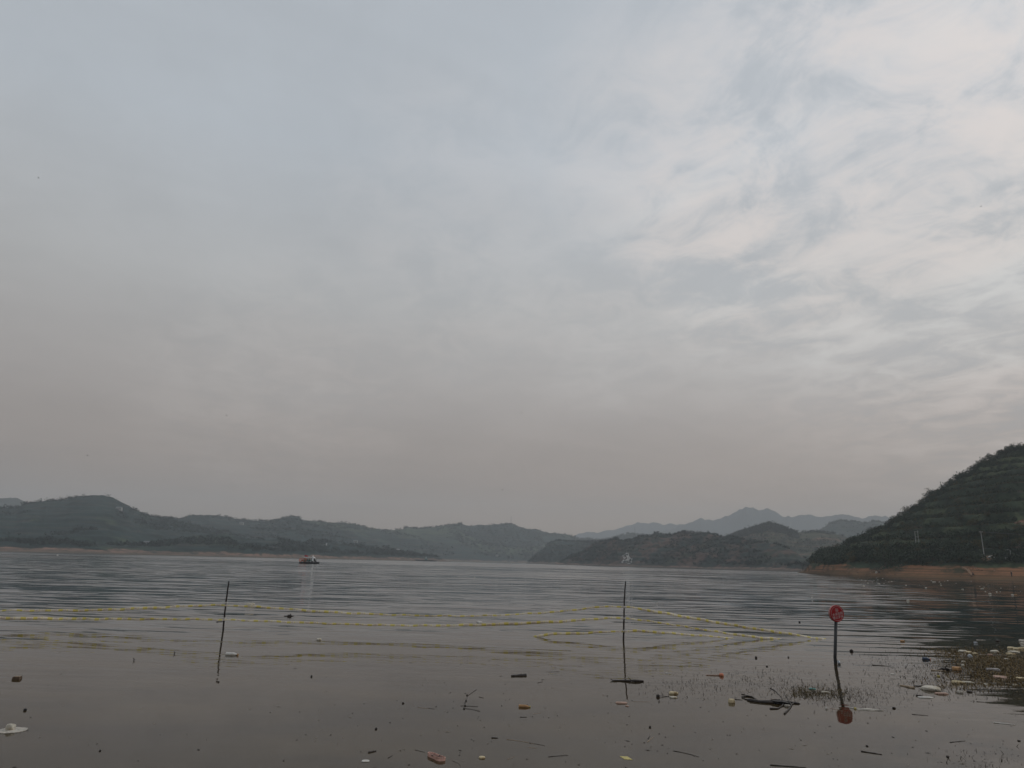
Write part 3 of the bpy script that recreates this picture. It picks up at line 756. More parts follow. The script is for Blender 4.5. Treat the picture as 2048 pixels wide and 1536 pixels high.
# rubble heap and boulders
P_ = at_px(N, 1983, 1117); mb = MB()
for q in range(14): mb.blob((random.uniform(-1.6, 1.6), random.uniform(-.8, .8), .25+random.uniform(0, .4)), (random.uniform(.6, 1.3), random.uniform(.6, 1.1), random.uniform(.4, .8)), q, .2, 8, 6)
o = mb.obj('rubble_heap', M['rubble']); o.location = P_; tag(o, 'white rubble heap beside the foot of the single power pole', 'rubble')
P_ = at_px(N, 2014, 1121); o = MB().blob((0, 0, .5), (1.3, 1.0, 1.2), 4, .15).obj('boulder', M['rubble']); o.location = P_; tag(o, 'small pale boulder left of the lamp post', 'boulder')
# bare earth cut behind the rubble and the red patch at the edge
def decal(hl, outline, name, label, mat, lift=.12):
    pts = [at_px(hl, a, b_) for a, b_ in outline]
    cen = sum(pts, Vector())/len(pts)
    mb = MB(); n = len(pts); vs = []
    for q in pts: vs.append((q + Vector((0, -.3, lift))) - cen)
    for q in pts: vs.append((q + Vector((0, .8, -1.2))) - cen)
    mb.add(vs, [tuple(range(n))] + [(i, (i+1) % n, n+(i+1) % n, n+i) for i in range(n)])
    o = mb.obj(name, mat); o.location = cen; tag(o, label, kind='structure'); return o
RED = simple('red_earth', (.17, .075, .048), .95, .3, .5)
TAN = simple('tan_earth', (.25, .15, .09), .95, .3, .5)
decal(N, [(2027, 1047), (2035, 1043), (2050, 1040), (2064, 1042), (2060, 1050), (2042, 1051)], 'earth_bank', 'bare red earth cut at the right edge, halfway up the near hillside', RED)
decal(N, [(2004, 1093), (2018, 1088), (2040, 1087), (2060, 1088), (2058, 1097), (2030, 1097)], 'earth_bank', 'bare red earth patch above the lamp post on the near hillside', RED)
decal(N, [(1955, 1119), (1966, 1115), (1982, 1113), (1998, 1117), (1990, 1122), (1970, 1122)], 'earth_clearing', 'tan cleared ground around the white rubble heap', TAN)
Pb = hill_points(N, 2600, rng, .0, .10, .3, lambda P_: (P_[:, 2] < 4.6) & (fbm(P_[:, 0]/12, P_[:, 1]/12, 3, 8) > .05))
nb = len(Pb); sz = rng.uniform(.08, .34, nb)*np.where(rng.uniform(0, 1, nb) < .05, 2.2, 1)
oc = np.array([[1, 0, 0], [0, 1, 0], [-1, 0, 0], [0, -1, 0], [0, 0, .8], [0, 0, -.8]])
V = Pb[:, None, :] + oc[None]*sz[:, None, None]*rng.uniform(.6, 1.3, (nb, 6, 1)); i = np.arange(nb)[:, None]*6
tri = np.concatenate([i+[[a_, b_, 4]] for a_, b_ in ((0, 1), (1, 2), (2, 3), (3, 0))] + [i+[[b_, a_, 5]] for a_, b_ in ((0, 1), (1, 2), (2, 3), (3, 0))], 0)
o = link('bank_stones', mesh_np('bank_stones', V.reshape(-1, 3), tri), simple('bank_stone', (.20, .13, .09), .95, .6, .25)); tag(o, 'stones and clods strewn over the red bank', kind='stuff')
# people on the bank
def person(px, py, pose, label, flip=1):
    P_ = at_px(N, px, py); e = empty('person', P_, label, 'person', None, 0.3*flip)
    vs = []; es = []; rr_ = []
    def J(p, r): vs.append(p); rr_.append(r); return len(vs)-1
    if pose == 'stand':
        pel = J((0, 0, .92), .14); ch = J((0, 0, 1.30), .17); nk = J((0, 0, 1.47), .06); hd = J((0, -.02, 1.62), .10)
        es += [(pel, ch), (ch, nk), (nk, hd)]
        for s_ in (-1, 1):
            k1 = J((s_*.12, -.03, .48), .075); f1 = J((s_*.14, .02, .06), .05); t1 = J((s_*.15, -.14, .03), .035)
            a1 = J((s_*.24, 0, 1.36), .06); a2 = J((s_*.29, 0, 1.08), .045); a3 = J((s_*.27, -.1, .84), .035)
            es += [(pel, k1), (k1, f1), (f1, t1), (ch, a1), (a1, a2), (a2, a3)]
    else:
        pel = J((0, 0, .28), .16); ch = J((.12, 0, .66), .18); nk = J((.2, 0, .82), .06); hd = J((.25, 0, .95), .10)
        es += [(pel, ch), (ch, nk), (nk, hd)]
        for s_ in (-1, 1):
            k1 = J((.42, s_*.14, .46), .08); f1 = J((.38, s_*.14, .06), .05); t1 = J((.52, s_*.14, .03), .035)
            a1 = J((.14, s_*.22, .70), .06); a2 = J((.3, s_*.24, .50), .045); a3 = J((.5, s_*.14, .50), .035)
            es += [(pel, k1), (k1, f1), (f1, t1), (ch, a1), (a1, a2), (a2, a3)]
    me = bpy.data.meshes.new('body'); me.from_pydata(vs, es, []); me.update()
    o = link('body', me, M['clothes'], e)
    sk = o.modifiers.new('skin', 'SKIN')
    for i, v in enumerate(me.skin_vertices[0].data): v.radius = (rr_[i], rr_[i]); v.use_root = (i == 0)
    o.modifiers.new('sub', 'SUBSURF').levels = 1
    hp = vs[3]
    MB().blob((hp[0], hp[1]-.03, hp[2]+.0), (.17, .2, .24), 1, .03, 10, 8).obj('face', M['skin'], e, True)
    MB().blob((hp[0], hp[1]+.02, hp[2]+.05), (.21, .22, .22), 2, .03, 10, 8).obj('hair', M['black'], e, True)
    return e
person(1946, 1154, 'sit', 'person in dark clothes crouching at the waterline below the footpath')
person(2024, 1156, 'stand', 'person in dark clothes standing on the bank near the right edge')
person(1758, 1148, 'sit', 'person in dark clothes sitting on the red bank with a white sack')
P_ = at_px(N, 1753, 1148); o = MB().blob((0, 0, .3), (.7, .5, .7), 6, .15).obj('sack', M['white']); o.location = P_; tag(o, 'white sack beside the seated person on the bank', 'sack')
# footpath down the bank
mb = MB()
pp = [at_px(N, a, b_) for a, b_ in ((1926, 1136), (1931, 1138), (1936, 1143), (1941, 1148), (1945, 1152))]
for i in range(len(pp)-1):
    a, b_ = pp[i], pp[i+1]; wv = Vector((.55, 0, 0)); up = Vector((0, -.15, .22)); dn = Vector((0, 0, -.6))
    mb.add([a-wv+up, a+wv+up, b_+wv+up, b_-wv+up, a-wv+dn, a+wv+dn, b_+wv+dn, b_-wv+dn], [(0, 3, 2, 1), (4, 5, 6, 7), (0, 1, 5, 4), (3, 7, 6, 2), (0, 4, 7, 3), (1, 2, 6, 5)])
o = mb.obj('path', TAN); tag(o, 'pale footpath running down the bank to the water', kind='structure')

# pale rock scar on the headland
e = empty('rock_scar', at_px(C2, 1255, 1125), 'pale branching limestone scar low on the headland', 'rock scar')
c0 = e.location.copy(); rp = random.Random(12)
mb = MB()
for q in range(60):
    px = 1254 + rp.gauss(0, 5.0); py = 1119 + rp.uniform(-13, 9)
    if abs(px-1254) > 4+ (py-1104)*.55: continue
    a = at_px(C2, px, py); ln = rp.uniform(1.5, 4.0)*.8; an = rp.choice((-.9, .9))*rp.uniform(.6, 1.1)
    b_ = a + Vector((math.sin(an)*ln, -.6, math.cos(an)*ln*-1)); a = a + Vector((0, -1.2, .2)); b_ = b_ + Vector((0, -1.2, .2))
    mb.tube([a-c0, b_-c0], [rp.uniform(.5, .9), .3], 5)
mb.obj('slab', M['scar'], e)
# scattered houses on the left shore hills
def house(hl, px, py, wd, label, mt='bwhite'):
    P_ = at_px(hl, px, py); e = empty('house', P_, label, 'house'); dp, hh = wd*.55, wd*.42
    MB().box((0, 0, hh/2-1), (wd, dp, hh+2)).obj('wall', M[mt], e)
    MB().add([(-wd*.55, -dp*.6, hh), (wd*.55, -dp*.6, hh), (wd*.55, dp*.6, hh), (-wd*.55, dp*.6, hh), (-wd*.5, 0, hh*1.45), (wd*.5, 0, hh*1.45)],
             [(0, 1, 5, 4), (2, 3, 4, 5), (1, 2, 5), (3, 0, 4), (0, 3, 2, 1)]).obj('roof', M['steel'], e)
    for s_ in (-.28, .28): MB().box((wd*s_, -dp/2-.03, hh*.5), (wd*.14, .1, hh*.35)).obj('window', M['glass'], e)
    MB().box((0, -dp/2-.03, hh*.3), (wd*.12, .1, hh*.6)).obj('door', M['bark'], e)
house(A, 238, 1020, 9, 'white house high on the shoulder of the big left hill', 'concrete')
house(A, 293, 1089, 7, 'small pale house low on the right flank of the big left hill', 'concrete')
house(B1, 483, 1049, 9, 'small pale house on the left part of the rolling hill', 'concrete')
house(A2, 650, 1090, 6, 'small white house right of the red boat above the foreshore')
house(B1, 711, 1085, 9, 'pale house on the right slope of the rolling hill', 'concrete')
house(A2, 796, 1101, 8, 'white shed near the right end of the foreshore')
house(B2, 994, 1113, 8, 'tiny pale hut at the far waterline in the middle', 'concrete')

# ------------------------------------------------------------------ boats
# passenger boat: local x to the bow (right), y away, z up
bp = water_pt(619, 1127); u = bp.y/F
BL = 38*u
bo = empty('passenger_boat', bp, 'small passenger boat with white roof, black hull and red flag at the stern', 'boat', None, rad(-3))
def hullmesh(L, wd, z0, z1, sheer=.0, mat='hull', name='hull', par=bo, bow=.22, k=1.0):
    secs = []
    for i in range(13):
        t_ = i/12; xx = -L/2 + L*t_
        wf = 1.0 if t_ < 1-bow*2 else math.cos((t_-(1-bow*2))/(bow*2)*PI/2)**.7 if t_ < 1 else 0.03
        wf = max(wf, .04)*(.86 if i == 0 else 1)
        zz = z1 + sheer*max(0, (t_-.7)/.3)**2
        secs.append([(xx, -wd/2*wf, zz), (xx, -wd/2*wf*.82, z0), (xx, wd/2*wf*.82, z0), (xx, wd/2*wf, zz)])
    mb = MB(); v = [p_ for s_ in secs for p_ in s_]; f = []
    for i in range(12):
        for q in range(4): f.append((i*4+q, i*4+(q+1) % 4, (i+1)*4+(q+1) % 4, (i+1)*4+q))
    f.append((3, 2, 1, 0)); f.append(tuple(48+q for q in range(4)))
    return mb.add(v, f).obj(name, M[mat], par)
hullmesh(BL, BL*.27, -.3, 2.2*u, 1.8*u)
hullmesh(BL*.93, BL*.28, 2.2*u, 4.4*u, .8*u, 'bwhite', 'gunwale')
for fx in (-.18, 0.0, .17, .34):
    mb = MB(); R_ = 1.7*u
    for q in range(12):
        a0, a1 = 2*PI*q/12, 2*PI*(q+1)/12
        mb.tube([(math.cos(a0)*R_, 0, math.sin(a0)*R_), (math.cos(a1)*R_, 0, math.sin(a1)*R_)], .65*u, 6, False)
    o = mb.obj('tyre_fender', M['black'], bo); o.location = (fx*BL, -BL*.145*(1 if fx < .3 else .72), 2.7*u)
MB().box((-.03*BL, 0, 11.6*u), (.50*BL, BL*.26, 1.5*u)).box((-.03*BL, 0, 11.0*u), (.46*BL, BL*.22, .5*u)).obj('roof', M['bwhite'], bo)
for i, fx in enumerate((-.26, -.15, -.04, .07)):
    for s_ in (-1, 1):
        MB().tube([(fx*BL, s_*BL*.115, 4*u), (fx*BL, s_*BL*.115, 11*u)], .25*u, 6).obj('roof_post', M['bwhite'], bo)
mb = MB(); mb.box((.185*BL, 0, 7.6*u), (.10*BL, BL*.23, 7.2*u)); mb.obj('cabin', M['bwhite'], bo)
fr = MB().add([(.235*BL, -BL*.10, 4*u), (.37*BL, -BL*.08, 4*u), (.37*BL, BL*.08, 4*u), (.235*BL, BL*.10, 4*u), (.235*BL, -BL*.10, 9.8*u), (.30*BL, -BL*.09, 9.8*u), (.30*BL, BL*.09, 9.8*u), (.235*BL, BL*.10, 9.8*u)],
              [(0, 1, 5, 4), (1, 2, 6, 5), (2, 3, 7, 6), (4, 5, 6, 7)]).obj('windscreen', M['glass'], bo)
MB().tube([(.375*BL, -BL*.085, 4*u), (.305*BL, -BL*.095, 10*u), (.235*BL, -BL*.105, 10.2*u)], .35*u, 6).obj('window_frame', M['bwhite'], bo)
MB().lathe([(.9*u, 0), (.8*u, 2*u), (1.0*u, 2.4*u), (.3*u, 3.2*u)], 10, Matrix.Translation((.15*BL, 0, 12*u))).obj('horn', M['bwhite'], bo)
MB().box((-.06*BL, 0, 6*u), (.40*BL, BL*.16, 3.8*u)).obj('bench', M['bgreen'], bo)
for i, fx in enumerate((-.18, -.13, -.02, .05)):
    MB().blob((fx*BL, -.04*BL, 7.4*u), (2.0*u, 1.6*u, 3.8*u), i, .12, 8, 6).obj('life_jacket', M['orange'], bo)
for (fx, zz, rr_) in ((-.43, 6.0, 2.6), (-.23, 6.4, 2.8)):
    mb = MB()
    for q in range(14):
        a0, a1 = 2*PI*q/14, 2*PI*(q+1)/14
        mb.tube([(math.cos(a0)*rr_*u, 0, math.sin(a0)*rr_*u), (math.cos(a1)*rr_*u, 0, math.sin(a1)*rr_*u)], .75*u, 6, False)
    o = mb.obj('life_ring', M['orange'], bo); o.location = (fx*BL, -BL*.14, zz*u)
MB().blob((-.36*BL, 0, 5*u), (5*u, 5*u, 4.5*u), 9, .1).obj('engine_cover', M['hull'], bo)
MB().tube([(-.45*BL, 0, 2.5*u), (-.45*BL, 0, 9*u)], .25*u, 6).tube([(-.45*BL, 0, 9*u), (-.27*BL, 0, 11*u)], .2*u, 6).obj('stern_rail', M['bred'], bo)
mb = MB(); nn = 8
for i in range(nn+1):
    xx = -.28*BL + .17*BL*i/nn; yy = math.sin(i*.9)*.5*u
    mb.v += [(xx, yy, 12.3*u), (xx-.5*u, yy*.6, (16.2-1.3*i/nn)*u)]
for i in range(nn): mb.f.append((2*i, 2*i+2, 2*i+3, 2*i+1))
mb.obj('flag', M['bred'], bo)
MB().tube([(-.28*BL, 0, 10*u), (-.29*BL, 0, 16.5*u)], .2*u, 6).obj('flag_pole', M['steel'], bo)
# work barge far out
bp = water_pt(853, hor(853)+2.4); u = bp.y/F; BL = 44*u
ba = empty('work_barge', bp, 'long low dark barge with a tiny pale wheelhouse near the far shore', 'boat')
mb = MB(); mb.prism([(-BL/2, 2.8*u), (-BL*.46, -.4*u), (BL*.40, -.4*u), (BL*.5, 1.6*u), (BL*.2, 2.0*u)], -BL*.09, BL*.09, Matrix.Rotation(PI/2, 4, 'X')); mb.obj('hull', M['hull'], ba)
MB().box((-.02*BL, 0, 3.4*u), (5.5*u, 5*u, 3.0*u), None, .8).obj('deckhouse', M['bgreen'], ba)
MB().box((-.03*BL, 0, 6.4*u), (2.6*u, 3*u, 2.6*u), None, .55).obj('wheelhouse', M['wheelhouse'], ba)
MB().tube([(-.03*BL, 0, 7*u), (-.03*BL, 0, 9.6*u)], .3*u, 6).obj('mast', M['wheelhouse'], ba)
MB().box((.2*BL, 0, 2.6*u), (12*u, 4*u, 1.0*u)).obj('cargo', M['bark'], ba)
MB().tube([(-.47*BL, 0, 2.6*u), (-.5*BL, 0, 5*u)], .35*u, 6).obj('winch', M['steel'], ba)

# ------------------------------------------------------------------ poles, tapes and sign
def crooked(name, pts, r0, r1, label, knots):
    b0 = pts[0]
    e = empty(name, b0, label, 'pole')
    mb = MB(); pts = [p_-b0 for p_ in pts]
    fine_ = []; n = 24
    for i in range(n+1):
        t_ = i/n*(len(pts)-1); k_ = min(int(t_), len(pts)-2); f_ = t_-k_
        p_ = pts[k_].lerp(pts[k_+1], f_); fine_.append(p_ + Vector((math.sin(i*1.7)*.0025, 0, 0)))
    mb.tube(fine_, [r0+(r1-r0)*i/n for i in range(n+1)], 8); mb.obj('rod', M['rod'], e, True)
    for q in knots:
        k_ = pts[0].lerp(pts[-1], q)
        o = MB().tube([k_+Vector((0, 0, -.02)), k_+Vector((0, 0, .02))], r0*1.7, 8).obj('tie', M['white'], e)
Y1 = water_pt(446, 1262).y; Y2 = water_pt(1247, 1280).y
base1 = water_pt(446, 1262); base2 = water_pt(1247, 1280)
top1 = at_depth(457.5, 1163, Y1+.1); top2 = at_depth(1251, 1163, Y2)
crooked('marker_pole', [base1 + (base1-top1)*.55, base1, at_depth(451, 1212, Y1+.05), top1], .027, .020, 'straight dark rod standing in the water, left of the two', (.52, .72))
crooked('marker_pole', [base2 + (base2-top2)*.4, base2, at_depth(1248, 1237, Y2), at_depth(1248.6, 1200, Y2), top2], .026, .017, 'slightly bowed dark rod standing in the water, right of the two', (.4, .55, .68))

tp, t, b = mat_new('barrier_tape_print')
uv = t.sep(t.new('ShaderNodeUVMap', uv_map='UV').outputs[0])
s = t.m('FRACT', t.m('DIVIDE', uv[0], .62))
def band(a, b_): return t.m('MULTIPLY', t.m('GREATER_THAN', s, a), t.m('LESS_THAN', s, b_))
yel = t.m('ADD', t.m('ADD', band(0, .20), band(.46, .62)), band(.78, .80), clamp=True)
tx = t.m('ADD', band(.24, .42), band(.62, .73), clamp=True)
glyph = t.m('MULTIPLY', t.m('GREATER_THAN', t.noise(t.comb(t.m('MULTIPLY', uv[0], 160), t.m('MULTIPLY', uv[1], 7), 0), 1, 1), .5),
            t.m('MULTIPLY', t.m('LESS_THAN', t.m('FRACT', t.m('MULTIPLY', uv[0], 44)), .72), t.m('MULTIPLY', t.m('GREATER_THAN', uv[1], .25), t.m('LESS_THAN', uv[1], .75))))
c = t.mix(yel, (.90, .83, .70, 1), (.84, .73, .24, 1))
c = t.mix(t.m('MULTIPLY', t.m('MULTIPLY', tx, glyph), .75), c, (.30, .07, .07, 1))
c = t.mix(t.m('MULTIPLY', t.mr(t.noise(t.pos(), 4, 4, .6), .5, .75), .35), c, (.30, .25, .19, 1))
t.put(b.inputs['Base Color'], c); b.inputs['Roughness'].default_value = .45; b.inputs['Specular IOR Level'].default_value = .35
tl = t.new('ShaderNodeBsdfTranslucent'); t.put(tl.inputs[0], c); mx = t.new('ShaderNodeMixShader'); mx.inputs[0].default_value = .42
t.l.new(b.outputs[0], mx.inputs[1]); t.l.new(tl.outputs[0], mx.inputs[2]); t.l.new(mx.outputs[0], t.n['Material Output'].inputs[0])
def tape(pts, widths, twist, label, n=420, u0=0.0):
    """ribbon through world points; twist is a list of roll angles at the points"""
    P_ = np.array([list(p_) for p_ in pts]); m = len(P_)
    d = np.concatenate([[0], np.cumsum(np.linalg.norm(np.diff(P_, axis=0), axis=1))])
    tt = np.linspace(0, d[-1], n)
    # smooth interpolation (Catmull-like through cubic hermite)
    tan = np.gradient(P_, d, axis=0)
    out = np.empty((n, 3))
    for i, s_ in enumerate(tt):
        k_ = min(np.searchsorted(d, s_, side='right')-1, m-2); hh = d[k_+1]-d[k_]; x_ = (s_-d[k_])/hh
        h00 = 2*x_**3-3*x_**2+1; h10 = x_**3-2*x_**2+x_; h01 = -2*x_**3+3*x_**2; h11 = x_**3-x_**2
        out[i] = h00*P_[k_]+h10*hh*tan[k_]+h01*P_[k_+1]+h11*hh*tan[k_+1]
    tw = .55*np.interp(tt, d, twist) + .25*np.sin(tt*1.3+u0) + .12*np.sin(tt*4.1+u0*2)
    wd = .88*np.interp(tt, d, widths)
    mb_v = []; sag = .006*np.sin(tt*6.0+u0)+.004*np.sin(tt*11)
    for i in range(n):
        up = np.array([0, math.sin(tw[i]), math.cos(tw[i])])
        for q in (-.5, 0, .5):
            p_ = out[i] + up*wd[i]*q + np.array([0, (.006 if q == 0 else 0), sag[i]])
            mb_v.append(p_)
    b0 = P_[0]
    V = np.array(mb_v)-b0
    i = np.arange(n-1)[:, None]*3 + np.arange(2)[None, :]
    Fc = np.stack([i, i+3, i+4, i+1], -1).reshape(-1, 4)
    me = mesh_np('barrier_tape', V, Fc); me.materials.append(tp)
    ul = me.uv_layers.new(name='UV')
    vi = np.empty(len(me.loops), np.int32); me.loops.foreach_get('vertex_index', vi)
    co = np.stack([tt[vi//3]+u0, (vi % 3)*.5], -1).astype(np.float32)
    ul.data.foreach_set('uv', co.ravel())
    o = link('barrier_tape', me, None, smooth=True); o.location = b0
    so = o.modifiers.new('thick', 'SOLIDIFY'); so.thickness = .0015
    return tag(o, label, 'tape')
a = at_depth
W = .085
tape([a(-150, 1222, 19.6), a(0, 1221, 19.4), a(170, 1220.5, Y1), a(300, 1216, Y1), a(449, 1210.5, Y1-.03), a(520, 1214, Y1), a(650, 1223.5, Y1), a(800, 1230, Y1-.05), a(960, 1231.5, (Y1+Y2)/2), a(1100, 1224.5, Y2), a(1249, 1213.5, Y2-.03),
      a(1310, 1223, Y2+.2), a(1400, 1239, Y2+.6), a(1500, 1256, Y2+1.1), a(1580, 1268, Y2+1.5), a(1640, 1277, Y2+1.75), water_pt(1672, 1281, -.06)],
     [.055, .05, .07, .085, .05, .06, .075, .05, .05, .06, .05, .085, .085, .085, .08, .06, .05], [.9, .9, .5, .2, .9, 1.0, .3, .8, .6, .6, .9, .2, .2, .3, .5, .9, 1.3],
     'upper yellow and white barrier tape strung between the two rods', 900)
tape([a(-150, 1233, 19.4), a(0, 1236, 19.3), a(120, 1237.5, Y1), a(250, 1238, Y1), a(448, 1239.5, Y1-.03), a(560, 1243.5, Y1), a(700, 1248.5, Y1), a(860, 1251, Y1), a(1000, 1248.5, (Y1+Y2)/2), a(1120, 1243, Y2), a(1248, 1236.5, Y2-.03),
      a(1310, 1244, Y2+.2), a(1380, 1255, Y2+.6), a(1450, 1266, Y2+.9), a(1510, 1274, Y2+1.2), a(1548, 1277, Y2+1.4), water_pt(1580, 1281, -.06)],
     [.08, .085, .085, .07, .06, .065, .06, .065, .085, .085, .06, .055, .055, .07, .085, .06, .05], [.2, .2, .2, .5, .6, .7, .7, .6, .2, .2, .5, .7, .7, .4, .1, .8, 1.2],
     'middle yellow and white barrier tape, second from the top on both rods', 900, 3.1)
tape([water_pt(1060, 1276, -.05), a(1092, 1269, Y2+.15), a(1150, 1267, Y2+.1), a(1200, 1264.5, Y2), a(1247, 1262.5, Y2-.03), a(1270, 1262, Y2+.05), a(1320, 1265, Y2+.3), a(1390, 1270.5, Y2+.7), a(1440, 1274, Y2+1.0), water_pt(1475, 1279, -.05)],
     [.06, .085, .085, .06, .04, .08, .075, .07, .055, .05], [1.0, .2, .2, .6, 1.0, .3, .3, .5, .9, 1.2],
     'lowest barrier tape, tied only to the right rod and dipping into the water', 460, 1.4)

# red round sign
sb = water_pt(1671, 1327); YS = sb.y; u = YS/F
ct = at_depth(1672.5, 1227, YS)
sg = empty('warning_sign', sb, 'round red warning sign with white characters on a dark post in the water', 'sign')
L0 = lambda p_: p_ - sb
MB().tube([L0(sb)+Vector((.012, 0, -1.0)), Vector((.0, 0, .12)), L0(at_depth(1672, 1240, YS))], 2.9*u, 14).obj('post', M['post'], sg, True)
RS_ = 15.3*u
face = bpy.data.objects.new('sign_board', None)
rotm = Matrix.Translation(L0(ct)) @ Matrix.Rotation(rad(14), 4, 'Z') @ Matrix.Rotation(rad(-2), 4, 'Y') @ Matrix.Rotation(PI/2, 4, 'X')
# local frame of the board: x right, y up, z towards the viewer
TH = 5.0*u
bdm = MB().lathe([(RS_*.97, -TH*.5), (RS_, -TH*.42), (RS_, TH*.40), (RS_*.985, TH*.5)], 48); bd = bdm.obj('sign_board', M['sign'], sg, False); bd.matrix_local = rotm
mb = MB()
n = 48
for (r0, r1, z0, z1) in ((RS_*1.0, RS_*1.012, -TH*.5, TH*.30),):
    v = []; f = []
    for q in range(n):
        th = 2*PI*q/n; cs, sn = math.cos(th), math.sin(th)
        v += [(r0*cs, r0*sn, z0), (r1*cs, r1*sn, z0), (r1*cs, r1*sn, z1), (r0*cs, r0*sn, z1)]
    for q in range(n):
        q2 = (q+1) % n
        for j in range(4): f.append((q*4+j, q*4+(j+1) % 4, q2*4+(j+1) % 4, q2*4+j))
    mb.add(v, f)
mb.obj('rim', M['rim'], bd)
def ring(r0, r1, z, cx=0, cyy=0, n=48, th=.0015):
    v = []; f = []
    for q in range(n):
        a_ = 2*PI*q/n
        for r_ in (r0, r1):
            for zz in (z, z+th): v.append((cx+r_*math.cos(a_), cyy+r_*math.sin(a_), zz))
    for q in range(n):
        k0, k1 = q*4, ((q+1) % n)*4
        f += [(k0+1, k0+3, k1+3, k1+1), (k0+2, k1+2, k1+3, k0+3), (k0, k0+1, k1+1, k1)]
    return v, f
zf = TH*.5+.001
mb = MB(); mb.add(*ring(RS_*.83, RS_*.86, zf)); mb.obj('border_ring', M['ink'], bd)
# emblem: swimmer over waves inside a ring with a bar
mb = MB(); ex, ey, er = -RS_*.02, RS_*.42, RS_*.23
mb.add(*ring(er*.86, er, zf, ex, ey, 32)); mb.blob((ex+er*.25, ey+er*.28, zf+.001), (er*.34, er*.34, .003), 1, .0, 10, 6)
mb.tube([(ex-er*.45, ey+er*.02, zf+.001), (ex-.0, ey+er*.22, zf+.001), (ex+er*.5, ey-.02*er, zf+.001)], er*.10, 5)
for k_ in range(2):
    mb.tube([(ex+er*(-.6+1.2*q/8), ey-er*(.28+.24*k_)+er*.07*math.sin(q*1.9), zf+.001) for q in range(9)], er*.06, 4)
mb.tube([(ex-er*.62, ey+er*.62, zf+.002), (ex+er*.62, ey-er*.62, zf+.002)], er*.08, 4)
mb.obj('emblem', M['ink'], bd)
def text_mesh(txt, size, name, loc, rot, mat, parent):
    cu = bpy.data.curves.new('txt', 'FONT'); cu.body = txt; cu.size = size; cu.align_x = 'CENTER'; cu.align_y = 'CENTER'; cu.extrude = .0008; cu.offset = size*.012; cu.resolution_u = 3
    cu.space_character = 1.12
    to = bpy.data.objects.new('txt', cu); C.objects.link(to)
    bpy.context.view_layer.update()
    me = bpy.data.meshes.new_from_object(to.evaluated_get(bpy.context.evaluated_depsgraph_get()))
    bpy.data.objects.remove(to)
    me.materials.clear(); o = link(name, me, mat, parent); o.location = loc; o.rotation_euler = (0, 0, rot)
    return o
text_mesh('水深危险', RS_*.36, 'lettering', (RS_*.06, -RS_*.06, zf+.001), rad(9), M['ink'], bd)
text_mesh('禁止游泳', RS_*.36, 'lettering', (RS_*.10, -RS_*.44, zf+.001), rad(9), M['ink'], bd)

# ------------------------------------------------------------------ floating things
def px_m(px, py): return water_pt(px, py).length/F
def thing(name, mb, mat, px, py, label, cat, rz=0, group=None, smooth=False):
    o = mb.obj(name, M[mat] if isinstance(mat, str) else mat, None, smooth); o.location = water_pt(px, py); o.rotation_euler = (0, 0, rz)
    return tag(o, label, cat, group)
def lump(px, py, wp, hp, mat, label, cat='foam', seed=0, name='foam_lump', dep=1.6, amp=.14):
    k_ = px_m(px, py); w_ = wp*k_*.92; hp *= .72
    return thing(name, MB().blob((0, 0, hp*k_*.25), (w_, w_/dep, hp*k_*1.3), seed, amp, 14, 9), mat, px, py, label, cat)
def block(px, py, wp, hp, dp, mat, label, cat='foam', rz=.2, name='foam_block', seed=0):
    k_ = px_m(px, py); x_, y_, z_ = wp*k_, dp*k_, hp*k_
    rp = random.Random(seed+int(px)); out = []
    for q in range(12):
        a_ = 2*PI*q/12; cs, sn = math.cos(a_), math.sin(a_)
        r_ = min(1/max(abs(cs), 1e-3), 1/max(abs(sn), 1e-3))
        r_ = min(r_, 1.25)*rp.uniform(.88, 1.02); out.append((cs*r_*x_/2, sn*r_*y_/2))
    mb = MB(); n = 12
    v = [(p_[0]*.9, p_[1]*.9, -z_*.4) for p_ in out] + [(p_[0], p_[1], z_*.2) for p_ in out] + [(p_[0]*.86, p_[1]*.86, z_*(.75+rp.uniform(-.06, .1))) for p_ in out]
    f = [tuple(range(n))[::-1], tuple(range(2*n, 3*n))]
    for k2 in range(2): f += [(k2*n+i, k2*n+(i+1) % n, (k2+1)*n+(i+1) % n, (k2+1)*n+i) for i in range(n)]
    mb.add(v, f)
    return thing(name, mb, mat, px, py, label, cat, rz)
def stick(x0, y0, x1, y1, rp0, mat, label, cat='stick', name='floating_stick', bend=0.0, r1=None, z=.3, n=7):
    A_, B_ = water_pt(x0, y0), water_pt(x1, y1); rp0 *= .78; k_ = px_m(x0, y0); mid = (A_+B_)/2
    pts = []
    for i in range(n):
        t_ = i/(n-1); p_ = A_.lerp(B_, t_)-mid
        nrm_ = Vector((-(B_-A_).y, (B_-A_).x, 0)); p_ += nrm_*bend*math.sin(PI*t_); p_.z = rp0*k_*z + .15*rp0*k_*math.sin(i*2.1)
        pts.append(p_)
    r1 = rp0*.5 if r1 is None else r1
    o = MB().tube(pts, [k_*(rp0+(r1-rp0)*i/(n-1)) for i in range(n)], 7).obj(name, M[mat]); o.location = mid
    return tag(o, label, cat)
